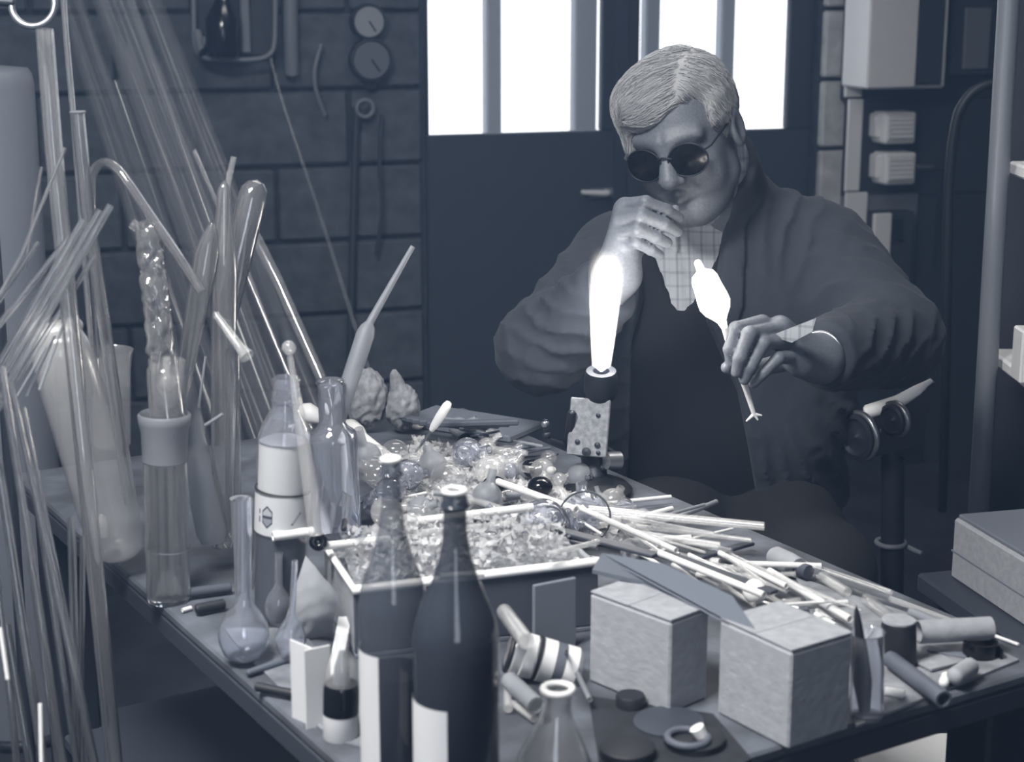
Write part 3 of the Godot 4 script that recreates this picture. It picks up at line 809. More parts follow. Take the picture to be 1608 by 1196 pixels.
# ------------------------------------------------------------------ the burner and its flame
func build_burner():
	var d := 2.17
	var t := thing("bench_burner", "dark bench burner with a pale spotted plate, in front of the man", "burner", T(935, 775))
	var k := px(d)
	# heavy foot, tilting joint, plate, barrel
	part(t, "foot", lathe([Vector2(0.0001, 0), Vector2(0.046, 0), Vector2(0.048, 0.008), Vector2(0.04, 0.016), Vector2(0.02, 0.024), Vector2(0.0001, 0.028)], 28), M.black_rubber, Transform3D(Basis(), Vector3(0.002, 0, 0)))
	part(t, "post", sweep(PackedVector3Array([T(935, 775) + Vector3(0, 0.02, 0), W(930, 700, d + 0.03), W(935, 640, d + 0.03)]), PackedFloat32Array([0.016, 0.018, 0.02]), 12), M.dark_steel, Transform3D(), true)
	var a := W(921, 716, d - 0.02); var b := W(943, 628, d - 0.005)
	var xf := to_axis(a, b); var H := a.distance_to(b)
	xf.basis = Basis(Vector3(0.97, -0.02, 0.24).normalized(), xf.basis.y, Vector3(0.97, -0.02, 0.24).normalized().cross(xf.basis.y)).orthonormalized()
	part(t, "plate", rbox(Vector3(0.054, H, 0.006), 0.0015), plate_mat(), xf * Transform3D(Basis(), Vector3(0, H / 2, 0)), true)
	for q in [[-0.013, 0.018, 0.0035], [0.014, 0.016, 0.004], [0.0, 0.006, 0.006], [0.016, 0.006, 0.003], [0.012, 0.055, 0.003]]:
		part(t, "screw", lathe([Vector2(0.0001, -0.001), Vector2(q[2], -0.001), Vector2(q[2], 0.002), Vector2(0.0001, 0.003)], 12), M.dark_steel, xf * Transform3D(Basis(Vector3.RIGHT, PI / 2), Vector3(q[0], q[1], 0.003)), true)
	var n0 := W(943, 628, d + 0.01); var n1 := W(944, 582, d)
	part(t, "barrel", lathe([Vector2(0.014, 0), Vector2(0.02, 0.006), Vector2(0.0225, 0.015), Vector2(0.0225, n0.distance_to(n1) * 0.8), Vector2(0.020, n0.distance_to(n1)), Vector2(0.011, n0.distance_to(n1)), Vector2(0.010, n0.distance_to(n1) - 0.02), Vector2(0.0001, n0.distance_to(n1) - 0.02)], 24), M.dark_steel, to_axis(n0, n1), true)
	for q in [[893, 690, 898, 648], [970, 720, 945, 735]]:
		part(t, "gas_tap", sweep(PackedVector3Array([W(925, 690, d + 0.02), W(q[0], q[1], d), W(q[2], q[3], d - 0.01)]), PackedFloat32Array([0.008, 0.008, 0.006]), 10), M.dark_steel, Transform3D(), true)
	part(t, "tap_knob", lathe([Vector2(0.0001, 0), Vector2(0.012, 0), Vector2(0.012, 0.02), Vector2(0.0001, 0.022)], 14), M.steel, to_axis(W(952, 723, d - 0.02), W(978, 722, d - 0.01)), true)
	part(t, "tap_knob", ball(0.0055, 12), M.steel, Transform3D(Basis(), W(856, 665, d)), true)
	part(t, "tap_knob", ball(0.006, 12), M.dark_steel, Transform3D(Basis(), W(858, 683, d)), true)
	part(t, "lever", sweep(PackedVector3Array([W(856, 660, d), W(859, 690, d), W(890, 700, d + 0.01), W(925, 700, d + 0.02)]), PackedFloat32Array([0.004, 0.0045, 0.0045, 0.0045]), 8), M.dark_steel, Transform3D(), true)
	# the flame: nested veils of glowing gas, thinning towards the tip
	var f := thing("flame", "tall white burner flame standing above the dark bench burner", "flame", W(944, 583, d))
	var p0 := W(944, 583, d); var p1 := W(955, 372, d + 0.02); var L := p0.distance_to(p1)
	var names := ["inner_flame", "flame_veil", "flame_veil", "flame_veil", "flame_veil", "flame_veil"]
	for j in 6:
		var w := 0.62 + 0.13 * j; var al: float = [0.7, 0.32, 0.2, 0.13, 0.09, 0.05][j]
		var m := mat("flame_%d" % j, Color(1, 1, 1, 1), 0.9)
		m.transparency = BaseMaterial3D.TRANSPARENCY_ALPHA; m.vertex_color_use_as_albedo = true
		m.albedo_color = Color(1, 1, 1, al); m.emission_enabled = true; m.emission = Color(1, 0.985, 0.96); m.emission_energy_multiplier = 1.15
		var prof := []
		for s in 25:
			var x := s / 24.0 * (0.86 + 0.03 * j)
			var r := lerpf(11.0, 23.0, minf(1.0, pow(x, 0.85) * 1.25)) * minf(1.0, sqrt(x / 0.04 + 0.03)) * (1.0 if x < 0.74 else sqrt(maxf(0.0, 1.0 - pow((x - 0.74) / (0.14 + 0.03 * j), 2.0))))
			prof.append(Vector2(maxf(r * k * w, 0.0002), x * L))
		var me := lathe(prof, 24)
		var ar := me.surface_get_arrays(0); var cols := PackedColorArray()
		for q in ar[Mesh.ARRAY_VERTEX]: cols.append(Color(1, 1, 1, smoothstep(0.96, 0.3, q.y / L)))
		ar[Mesh.ARRAY_COLOR] = cols
		var mm := ArrayMesh.new(); mm.add_surface_from_arrays(Mesh.PRIMITIVE_TRIANGLES, ar)
		part(f, names[j], mm, m, to_axis(p0, p1), true)
	for q in [0.2, 0.5]:
		var ol := OmniLight3D.new(); ol.name = "flame_light"; add_child(ol, true); ol.position = p0.lerp(p1, q); ol.light_energy = 0.03; ol.light_color = Color(1, 0.98, 0.95); ol.omni_range = 8; ol.omni_attenuation = 2; ol.light_size = 0.03; ol.shadow_enabled = true

# ------------------------------------------------------------------ tubes
# a glass tube between two points given as pixel and distance; r in pixels at the near end
func tube(called: String, q: Array, r: float, m: String, label: String, cat := "glass tube", group := "", wall := 0.22) -> MeshInstance3D:
	var pts := PackedVector3Array(); var rad := PackedFloat32Array()
	var o := W(q[0], q[1], q[2])
	for k in range(0, q.size(), 3):
		pts.append(W(q[k], q[k + 1], q[k + 2]) - o); rad.append(r * px(q[2]))
	return one(called, sweep(pts, rad, 12 if r > 6 else 8, wall), M[m], Transform3D(Basis(), o), label, cat, group)

func smooth_path(q: Array, steps: int) -> Array:
	var c := Curve3D.new(); var n := q.size() / 3
	for k in n:
		var p := Vector3(q[k * 3], q[k * 3 + 1], q[k * 3 + 2])
		var a := Vector3(q[maxi(k - 1, 0) * 3], q[maxi(k - 1, 0) * 3 + 1], q[maxi(k - 1, 0) * 3 + 2])
		var b := Vector3(q[mini(k + 1, n - 1) * 3], q[mini(k + 1, n - 1) * 3 + 1], q[mini(k + 1, n - 1) * 3 + 2])
		c.add_point(p, -(b - a) / 6.0, (b - a) / 6.0)
	var out := []
	for s in steps + 1:
		var p := c.samplef(float(s) / steps * (n - 1)); out.append_array([p.x, p.y, p.z])
	return out

func plate_mat() -> StandardMaterial3D:
	var m := mat("pale_plate", G(0.62), 0.5, 0.3)
	grain(m, 0.72, 0.02, 81, Vector3(9, 9, 9), false)
	return m

func build_back_tubes():
	var g := "long glass tubes leaning against the back wall"
	var nth := ["leftmost", "second from the left", "third from the left", "fourth from the left", "fifth from the left", "sixth from the left", "seventh from the left", "eighth from the left", "seventh from the right", "sixth from the right", "fifth from the right", "fourth from the right", "third from the right", "second from the right", "rightmost"]
	for k in 15:
		var u0 := 96.0 + 10.0 * k + rng.randf_range(-7, 7); var slope := rng.randf_range(0.31, 0.37)
		var top := rng.randf_range(-90, -20) if k % 4 else rng.randf_range(40, 130)
		var d0 := rng.randf_range(3.2, 3.5); var d1 := rng.randf_range(2.85, 3.05)
		tube("glass_tube", [u0 + slope * top, top, d0, u0 + slope * 780 + k * 2.5, 780, d1], rng.randf_range(7.5, 14.0), "dim_glass", "long glass tube leaning before the block wall, %s in the big bundle" % nth[k], "glass tube", g)
	tube("glass_tube", [305, 236, 3.1, 345, 330, 3.05, 440, 556, 2.95, 520, 745, 2.85], 3.5, "dusty_glass", "thin glass rod leaning just left of the round-ended test tube, its tip above the others", "glass rod", "", 0.5)
	tube("glass_tube", [395, 360, 3.0, 436, 440, 2.98, 503, 590, 2.9, 545, 690, 2.85], 9, "dusty_glass", "glass tube leaning behind the knobbed rod, nearest to the right of the bundle", "glass tube")
	tube("glass_rod", smooth_path([425, 92, 3.3, 445, 165, 3.25, 500, 330, 3.1, 560, 520, 2.75, 604, 662, 2.5], 12), 3.2, "dim_glass", "single thin glass rod standing apart before the block wall, bending towards the crumpled paper", "glass rod", "", 0.5)

func build_left_tubes():
	# foreground bundle at the left edge, standing on the floor
	tube("glass_tube", [70, 46, 1.75, 84, 230, 1.73, 112, 520, 1.70, 140, 800, 1.68, 195, 1350, 1.64], 14, "milky_solid", "wide clear glass tube standing upright nearest the left edge of the bench")
	tube("glass_tube", [98, -30, 1.9, 104, 60, 1.9, 116, 190, 1.88, 132, 400, 1.86, 150, 620, 1.84], 5, "milky_solid", "narrow upright glass tube running out of the frame at the top left")
	var t := thing("glass_tube", "upright glass tube with flared rim at its top, left of the bent tube", "glass tube", W(122, 176, 1.8))
	t.name = numbered("glass_tube")
	var pt := PackedVector3Array(); var o := W(122, 176, 1.8)
	for q in [[122, 176, 1.8], [137, 330, 1.8], [155, 450, 1.8], [190, 690, 1.8], [206, 790, 1.8]]: pt.append(W(q[0], q[1], q[2]) - o)
	part(t, "barrel", sweep(pt, PackedFloat32Array([0.0072, 0.0072, 0.0072, 0.0072, 0.0072]), 14, 0.2), M.milky_solid)
	part(t, "rim", torus(0.0074, 0.0014, 20), M.frosted_glass, to_axis(Vector3.ZERO, pt[0] - pt[1]))
	tube("glass_rod", [102, 232, 1.7, 70, 310, 1.69, 34, 400, 1.68, -10, 480, 1.66], 3.0, "milky_solid", "thin glass rod slanting from the upright tubes down to the left edge of the picture", "glass rod", "", 0.5)
	tube("glass_rod", [66, 262, 1.78, 58, 300, 1.78, 40, 420, 1.77], 2.6, "milky_solid", "short thin glass rod just left of the wide upright tube", "glass rod", "", 0.5)
	# fan leaning to the right
	for k in 7:
		var q: Array = [[174, 322, 60, 520, 7.5], [158, 330, 30, 545, 8.0], [132, 345, 6, 560, 8.5], [110, 372, -10, 520, 7.0], [98, 420, 14, 575, 6.0], [60, 380, -20, 500, 5.0], [150, 400, 50, 560, 5.5]][k]
		tube("glass_tube", [q[0], q[1], 1.62 + 0.02 * k, q[2], q[3], 1.58 + 0.02 * k, q[2] * 2 - q[0], q[3] * 2 - q[1], 1.54 + 0.02 * k], q[4] * 0.8, "clear_solid", "dusty tube fanned to the upper right at the left edge, %s" % ["its tip highest", "second from the top right", "third from the top right", "fourth from the top right", "lowest on the right side", "thinnest, nearest the left edge", "ending behind the bent tube"][k], "glass tube", "fanned tubes at the left edge")
	for k in 3: tube("glass_rod", [72 + 14 * k, 545 - 18 * k, 1.6, 22 + 20 * k, 632 - 10 * k, 1.58], 2.4, "frosted_glass", "bright glass sliver caught among the fanned tubes, %s of three" % ["lowest", "middle", "topmost"][k], "glass sliver", "slivers among the fanned tubes", 0.5)
	# the near bundle that runs down out of the frame
	for k in 12:
		var q: Array = [[2, 575, 62, 960, 9], [16, 600, 96, 960, 8], [36, 640, 112, 1010, 7], [-4, 720, 40, 1010, 11], [24, 700, 70, 1010, 6], [60, 800, 98, 1050, 8], [-10, 860, 14, 1080, 9], [46, 880, 76, 1100, 5], [84, 900, 128, 1110, 9], [10, 980, 44, 1180, 10], [100, 960, 140, 1170, 6], [62, 760, 120, 1100, 5]][k]
		var e: float = 330.0 / (q[3] - q[1])
		tube("glass_tube", [q[0], q[1], 1.50 + 0.012 * k, q[2], q[3], 1.46 + 0.012 * k, q[2] + (q[2] - q[0]) * e, q[3] + 330, 1.43 + 0.012 * k], q[4] * 0.72, "clear_solid", "dusty tube in the near bundle at lower left, %s" % ["starting at the left edge", "second along its top", "third along its top", "thick one leaving the left edge", "thin one in its middle", "sixth, starting halfway down", "thick one lowest at the left edge", "thin one low in its middle", "thick one low on its right", "starting lowest in its middle", "starting low at its far right", "thin one starting at its right"][k], "glass tube", "near bundle at the lower left")
	tube("glass_tube", [112, 812, 1.55, 118, 1050, 1.53, 124, 1400, 1.5], 7, "clear_solid", "clear upright glass tube at the right of the near bundle, left of the bench corner")
	tube("glass_tube", [130, 842, 1.6, 128, 1040, 1.58, 126, 1400, 1.55], 5, "clear_solid", "narrow clear upright tube rightmost beside the dark bench edge")
	tube("glass_rod", [63, 1104, 1.4, 66, 1240, 1.38], 3.6, "frosted_pale", "bright white glass rod end at the bottom left corner", "glass rod", "", 0.5)
	tube("glass_rod", [0, 985, 1.4, 12, 1066, 1.39], 3.6, "frosted_pale", "bright white glass rod end at the left edge below the tubes", "glass rod", "", 0.5)
	# a bin on the floor that holds the bundle
	var b := thing("bin", "dark bin on the floor holding the near bundle of tubes", "bin", Vector3(-0.375, 0, -1.42))
	part(b, "body", lathe([Vector2(0.0001, 0.0), Vector2(0.11, 0.0), Vector2(0.13, 0.52), Vector2(0.124, 0.52), Vector2(0.105, 0.02), Vector2(0.0001, 0.02)], 28), M.dark_steel)
	part(b, "rim", torus(0.129, 0.006, 32), M.dark_steel, Transform3D(Basis(), Vector3(0, 0.52, 0)))
	# retort ring at the very top left
	var rr := thing("retort_ring", "metal retort ring at the top left above the wide upright tube", "ring", W(52, 8, 1.9))
	part(rr, "ring", torus(33 * px(1.9), 0.004, 32), M.steel, Transform3D(Basis(Vector3.RIGHT, PI / 2 - 0.3), Vector3.ZERO))
	part(rr, "arm", sweep(PackedVector3Array([W(20, 4, 1.9), W(-40, 0, 1.9)]), PackedFloat32Array([0.005, 0.005]), 10), M.dark_steel, Transform3D(), true)
	part(rr, "stand", sweep(PackedVector3Array([W(-40, -60, 1.9), Vector3(W(-40, 0, 1.9).x, 0.03, -1.9)]), PackedFloat32Array([0.007, 0.007]), 10), M.dark_steel, Transform3D(), true)
	part(rr, "foot", rbox(Vector3(0.14, 0.03, 0.2), 0.006), M.dark_steel, Transform3D(Basis(), Vector3(W(-40, 0, 1.9).x, 0.015, -1.9)), true)

# a turned vessel: base and top as pixel + distance, outline as pairs [share of height, radius in pixels]
func vessel(q: Array, prof: Array, m: String, seg := 28) -> Array:
	var a := W(q[0], q[1], q[2]); var b := W(q[3], q[4], q[5])
	return [lathe(along(prof, a.distance_to(b), px((q[2] + q[5]) / 2.0)), seg), M[m], to_axis(a, b)]
func jar(called: String, label: String, cat: String, q: Array, prof: Array, m: String, group := "", seg := 28) -> MeshInstance3D:
	var v := vessel(q, prof, m, seg)
	return one(called, v[0], v[1], v[2], label, cat, group)
func jpart(parent: Node3D, called: String, q: Array, prof: Array, m: String, seg := 28) -> MeshInstance3D:
	var v := vessel(q, prof, m, seg)
	return part(parent, called, v[0], v[1], v[2], true)

func build_vessels():
	# frosted-necked jar with the knobbly column standing in it
	var d := D(265, 942)
	var t := thing("glass_jar", "tall clear glass jar with a frosted ground neck at the left bench edge", "glass jar", T(265, 942))
	jpart(t, "body", [265, 942, d, 259, 722, d], [[0, 0.1], [0.0, 33], [0.02, 36], [0.99, 35], [1.0, 36], [0.99, 32.5], [0.04, 32.5], [0.03, 0.1]], "milky_solid")
	jpart(t, "ground_neck", [259, 722, d, 258, 648, d], [[0, 32.5], [0, 36], [0.6, 38], [0.8, 42], [0.95, 43], [1.0, 40], [0.92, 36], [0.0, 32.5]], "frosted_glass")
	jpart(t, "graduation", [265, 860, d, 265, 858, d], [[0, 36.2], [1, 36.2]], "frosted_glass")
	for k in 4:
		tube("glass_rod", [244 + 13 * k, 930, d + rng.randf_range(-0.012, 0.012), 240 + 13 * k, 700 + 15 * (k % 2), d + rng.randf_range(-0.01, 0.01)], 4.5, "dusty_glass", "glass tube inside the frosted-necked jar, %s of four" % ["leftmost", "second from the left", "third from the left", "rightmost"][k], "glass tube", "tubes inside the frosted jar")
	var c := thing("fractionating_column", "knobbly glass fractionating column standing in the frosted-necked jar", "glass column", W(262, 640, d))
	var V := PackedVector3Array(); var I := PackedInt32Array(); var a := W(264, 660, d); var b := W(231, 345, d + 0.05); var L := a.distance_to(b); var k := px(d)
	var dents := []
	for j in 150: dents.append(Vector3(rng.randf() * TAU, rng.randf_range(0.25, 0.97), rng.randf_range(3.0, 7.0)))
	for r in 90:
		for s in 28:
			var h := r / 89.0; var an := TAU * s / 28
			var rad := lerpf(29.0, 23.5, smoothstep(0.0, 0.5, h)) * maxf(0.03, smoothstep(1.015, 0.975, h))
			for q in dents:
				var da := absf(wrapf(an - q.x, -PI, PI)) * 1.9; var dh: float = (h - q.y) * 24.0
				rad -= q.z * exp(-(da * da + dh * dh) * 4.5)
			V.append(Vector3(cos(an) * rad * k, h * L, sin(an) * rad * k))
	for r in 89:
		for s in 28:
			var a0 := r * 28 + s; var a1 := r * 28 + (s + 1) % 28
			I.append_array([a0, a1, a0 + 28, a1, a1 + 28, a0 + 28])
	var n1 := V.size()
	for j in n1:
		var ax := Vector3(0, V[j].y, 0); V.append(ax + (V[j] - ax) * 0.86)
	for j in range(0, 89 * 28 * 6, 3): I.append_array([n1 + I[j], n1 + I[j + 2], n1 + I[j + 1]])
	part(c, "dented_tube", mesh_of(V, I), M.milky_solid, to_axis(a, b), true)
	jpart(c, "joint", [262, 650, d, 262, 565, d], [[0, 22], [0.4, 24], [1.0, 30], [1.0, 28], [0.4, 22], [0, 20]], "dusty_glass")
	jpart(c, "inner_bulb", [263, 640, d, 261, 560, d], [[0, 6], [0.2, 7], [0.4, 16], [0.5, 17], [0.62, 12], [0.7, 6], [1, 6]], "milky_glass", 16)
	jpart(c, "side_arm", [206, 350, d + 0.05, 232, 368, d + 0.05], [[0, 9], [1, 7]], "dusty_glass", 12)
	tube("bent_tube", smooth_path([158, 560, 1.88, 148, 420, 1.86, 143, 300, 1.85, 148, 268, 1.85, 163, 255, 1.84, 181, 262, 1.83, 200, 285, 1.82, 236, 338, 1.81, 276, 396, 1.80, 316, 458, 1.79], 30), 7.5, "milky_solid", "glass tube bent like a crook over the knobbly column", "glass tube")
	# the cluster around the tall closed tube
	jar("glass_tube", "tall glass cylinder with a tapered nipple top rising from the middle of the left cluster", "glass tube", [350, 858, 1.86, 352, 283, 1.86], hollow([[0, 0.1], [0.0, 16], [0.02, 19], [0.48, 20], [0.50, 22], [0.52, 20], [0.74, 22], [0.80, 21], [0.87, 16], [0.93, 12], [0.97, 11], [0.99, 7], [1.0, 0.1]], 3.0), "milky_solid")
	tube("glass_rod", [346, 400, 1.88, 355, 300, 1.88, 367, 246, 1.88], 5, "dusty_glass", "short open rod tip poking up behind the nipple-topped cylinder", "glass tube")
	jar("test_tube", "large round-ended test tube leaning upside down at the right of the left cluster", "test tube", [352, 500, 1.90, 403, 282, 1.92], hollow([[0, 17], [0.1, 21], [0.85, 23], [0.93, 21], [0.98, 13], [1.0, 1.0]], 3.0), "milky_solid")
	jar("glass_tube", "slim glass tube with a narrowed top slanting left of the nipple-topped cylinder", "glass tube", [276, 660, 1.84, 334, 350, 1.85], hollow([[0, 10], [0.3, 15], [0.6, 18], [0.85, 20], [0.95, 12], [1.0, 5]], 2.5), "milky_solid")
	jar("glass_tube", "clear cylinder standing right behind the nipple-topped cylinder", "glass tube", [368, 840, 1.9, 364, 545, 1.9], hollow([[0, 0.1], [0, 12], [0.95, 13], [0.985, 9], [1, 0.1]], 2.0), "milky_solid")
	jar("glass_tube", "short glass tube with a ragged flared end pointing down to the right from the cluster", "glass tube", [338, 492, 1.83, 388, 560, 1.80], [[0, 6], [0.75, 8], [0.9, 10], [1.0, 14]], "milky_glass", "", 14)
	tube("glass_sliver", [312, 640, 1.82, 323, 560, 1.82], 2.2, "frosted_glass", "bright upright glass sliver below the slim slanting tube", "glass sliver", "", 0.5)
	tube("glass_sliver", [322, 668, 1.8, 350, 650, 1.8], 3.2, "frosted_glass", "small bright glass stub sticking out left of the nipple-topped cylinder", "glass sliver", "", 0.5)
	jar("glass_flask", "pale cloudy pear-shaped glass flask leaning between the frosted jar and the labelled bottle", "glass flask", [336, 852, 1.85, 292, 590, 1.88], [[0, 0.1], [0.0, 20], [0.06, 26], [0.25, 28], [0.45, 22], [0.62, 15], [0.7, 17], [0.9, 14], [1, 11]], "frosted_glass")
	jar("glass_jar", "grey frosted beaker standing behind the big leaning cylinder", "beaker", [176, 700, 2.1, 174, 548, 2.1], [[0, 0.1], [0, 27], [0.03, 30], [0.8, 31], [0.95, 34], [1, 36], [0.95, 31], [0.03, 28], [0.02, 0.1]], "dusty_glass")
	# big leaning cylinder
	var bc := thing("glass_cylinder", "big round-topped glass cylinder leaning to the left in front of the fanned tubes", "glass cylinder", W(185, 880, 1.86))
	jpart(bc, "body", [190, 868, 1.86, 84, 512, 1.80], hollow([[0.0, 0.1], [0.0, 34], [0.03, 45], [0.2, 50], [0.8, 50], [0.91, 47], [0.96, 40], [0.99, 24], [1.0, 0.1]], 3.0), "milky_glass", 36)
	jpart(bc, "lip", [88, 528, 1.80, 80, 502, 1.80], [[0, 44], [0.3, 47], [0.6, 44], [1, 30]], "milky_glass", 36)
	jar("glass_stopper", "pale oval stopper lying low behind the leaning cylinder", "stopper", [166, 846, 1.84, 158, 806, 1.84], [[0, 0.1], [0.1, 8], [0.5, 9.5], [0.85, 7.5], [1, 0.1]], "frosted_pale")
	build_bottle()
	var kr := thing("knobbed_rod", "glass rod with a hollow round knob on top, before the labelled bottle", "glass rod", W(498, 838, 1.63))
	jpart(kr, "rod", [498, 838, 1.63, 455, 556, 1.64], [[0, 0.1], [0, 14], [0.4, 12], [0.7, 9.5], [0.82, 7], [0.9, 5], [0.99, 4.5]], "milky_glass", 14)
	jpart(kr, "knob", [455, 558, 1.64, 452, 534, 1.643], [[0, 0.1], [0.06, 5], [0.25, 10], [0.5, 12], [0.75, 10], [0.94, 5], [1, 0.1]], "milky_glass")
	d = D(530, 842)
	var w := thing("glass_bottle", "clear straight-sided glass bottle with open neck holding the tapered pipette", "glass bottle", T(530, 842))
	jpart(w, "body", [530, 842, d, 518, 596, d], [[0, 0.1], [0, 36], [0.02, 40], [0.62, 40], [0.67, 38], [0.705, 26], [0.735, 21], [0.96, 20.5], [0.985, 23.5], [1.0, 22], [0.96, 18], [0.74, 18], [0.69, 25], [0.655, 35], [0.62, 36.5], [0.03, 36.5], [0.02, 0.1]], "solid_glass", 32)
	tube("glass_tube", [540, 830, d, 548, 775, d, 541, 770, d, 536, 790, d], 5, "milky_glass", "small bent glass tube inside the straight-sided bottle")
	var p := thing("pipette", "frosted tapered glass pipette leaning to the right out of the straight-sided bottle", "pipette", W(520, 680, d))
	jpart(p, "barrel", [519, 690, d + 0.0, 580, 506, d + 0.04], [[0, 10], [0.1, 14], [0.9, 15], [0.96, 12], [1.0, 6.5]], "frosted_glass", 16)
	jpart(p, "stem", [579, 509, d + 0.04, 648, 387, d + 0.08], [[0, 6.5], [0.5, 5.2], [1.0, 4]], "frosted_glass", 12)
	jar("glass_neck", "frosted open glass neck between the left cluster and the labelled bottle", "glass tube", [383, 925, D(383, 925), 378, 782, D(383, 925)], [[0, 0.1], [0, 15], [0.5, 15], [0.55, 17], [0.97, 17], [1, 18.5], [0.98, 13], [0.5, 12]], "frosted_glass")
	jar("glass_bulb", "bright white blown bulb behind the shoulder of the labelled bottle", "glass bulb", [470, 640, D(490, 668), 506, 660, D(490, 672)], [[0, 0.1], [0.05, 9], [0.3, 16], [0.6, 15], [0.85, 9], [1, 5]], "frosted_pale", "", 18)
	jar("glass_tube", "white blown tube with a swollen end slanting from the straight-sided bottle to the heap", "glass tube", [540, 664, D(540, 678), 618, 724, D(618, 732)], [[0, 0.1], [0.04, 9], [0.14, 16], [0.28, 15], [0.4, 9], [0.95, 8], [1, 0.1]], "frosted_pale", "", 16)
	# small round flasks at the edge
	for q in [["glass_flask", "clear round-bottomed flask with a long straight neck at the bench edge below the labelled bottle", 383, 1040, 383, 782, [[0, 0.1], [0.015, 20], [0.06, 34], [0.13, 42], [0.18, 43], [0.24, 40], [0.30, 30], [0.36, 17], [0.41, 13.5], [0.97, 13], [1, 14]]],
		["glass_flask", "smallest round flask behind the long-necked one, before the labelled bottle's base", 437, 985, 438, 868, [[0, 0.1], [0.05, 13], [0.2, 22], [0.32, 23], [0.44, 18], [0.54, 9], [0.6, 7], [1, 7]]],
		["glass_flask", "small round flask nearest the white card, right of the long-necked flask", 455, 1042, 463, 880, [[0, 0.1], [0.04, 14], [0.15, 24], [0.25, 26], [0.36, 20], [0.46, 9], [0.5, 5.5], [1, 5]]]]:
		var dd := D(q[2], q[3])
		jar(q[0], q[1], "round flask", [q[2], q[3], dd, q[4], q[5], dd], hollow(q[6], 2.0), "solid_glass", "", 30)

func build_bottle():
	var d := D(438, 968)
	var t := thing("reagent_bottle", "glass reagent bottle of white powder with a paper label and screw neck", "bottle", T(438, 968))
	var q := [438, 968, d, 449, 592, d]
	jpart(t, "glass_body", q, [[0, 0.1], [0, 40], [0.015, 44], [0.70, 44], [0.745, 43]], "glass", 36)
	jpart(t, "glass_shoulder", q, [[0.745, 43], [0.77, 41.5], [0.81, 36], [0.85, 27], [0.875, 22], [0.90, 21], [0.905, 23.5], [0.92, 21.5], [0.94, 23.5], [0.955, 21.5], [0.985, 24], [1.0, 22], [0.97, 19], [0.87, 19], [0.80, 33], [0.745, 40.5], [0.745, 43]], "solid_glass", 36)
	jpart(t, "powder", q, [[0.02, 0.1], [0.02, 40.5], [0.745, 40.5], [0.752, 36], [0.742, 25], [0.738, 0.1]], "powder", 36)
	var a := W(438, 968, d); var b := W(449, 592, d); var L := a.distance_to(b); var k := px(d)
	var dirt := jpart(t, "dark_filling", q, [[0.012, 0.1], [0.012, 40.8], [0.365, 40.8], [0.365, 0.1]], "wood_and_shade_dark", 36)
	part(t, "rubber_band", torus(44.4 * k, 0.0011, 40), M.black_rubber, to_axis(a, b) * Transform3D(Basis(Vector3(0, 0, 1), -0.06), Vector3(0, L * 0.545, 0)), true)
	# the paper label: a wrapped strip with its printed emblem
	var im := Image.create(512, 128, false, Image.FORMAT_RGB8); im.fill(G(0.72))
	var cx := 190; var cy := 66
	for y in range(-44, 45):
		for x in range(-40, 41):
			var hx := absf(x); var hy := absf(y)
			var e: float = maxf(hx, hx * 0.5 + hy * 0.866)
			if e < 33.0: im.set_pixel(cx + x, cy + y, G(0.2) if e > 27.0 or absf(y) < 5 else (G(0.62) if y < 0 else G(0.5)))
	for y in 40:
		for x in 60:
			var bar := (x + y) % 60
			if absf(x - (60 - y * 1.45)) < 7 and (y < 5 or y > 34 or absf(absf(x - (60 - y * 1.45)) - 5) < 2.0): im.set_pixel(325 + x, 50 + y, G(0.3))
	im.fill_rect(Rect2i(132, 44, 10, 44), G(0.25)); im.fill_rect(Rect2i(132, 60, 10, 8), G(0.72))
	var lm := mat("bottle_label", Color.WHITE, 0.8); lm.albedo_texture = ImageTexture.create_from_image(im)
	var V := PackedVector3Array(); var I := PackedInt32Array(); var N := PackedVector3Array(); var U := PackedVector2Array()
	for s in 33:
		var an := lerpf(PI + 0.15, -0.15, s / 32.0)
		for h in 2:
			V.append(Vector3(cos(an) * 44.7 * k, L * lerpf(0.375, 0.535, h), sin(an) * 44.7 * k)); N.append(Vector3(cos(an), 0, sin(an))); U.append(Vector2(s / 32.0, 1.0 - h))
	for s in 32: I.append_array([s * 2, s * 2 + 1, s * 2 + 2, s * 2 + 1, s * 2 + 3, s * 2 + 2])
	part(t, "label", mesh_of(V, I, N, U), lm, to_axis(a, b), true).set_meta("label", "white paper label with a dark hexagonal emblem")

# ------------------------------------------------------------------ the heap of glass in the middle of the bench
func lying(called: String, q: Array, r: float, m: String, label: String, cat: String, group := "", h := 0.0, wall := 0.25) -> MeshInstance3D:   # q: u0 v0 u1 v1, resting h above the bench
	var a := T(q[0], q[1], TY + r * 0.0009 + h); var b := T(q[2], q[3], TY + r * 0.0009 + h + (q[4] if q.size() > 4 else 0.0))
	var k := px(-(a.z + b.z) / 2.0)
	return one(called, sweep(PackedVector3Array([Vector3.ZERO, b - a]), PackedFloat32Array([r * k, r * k]), 12 if r > 5 else 8, wall), M[m], Transform3D(Basis(), a), label, cat, group)

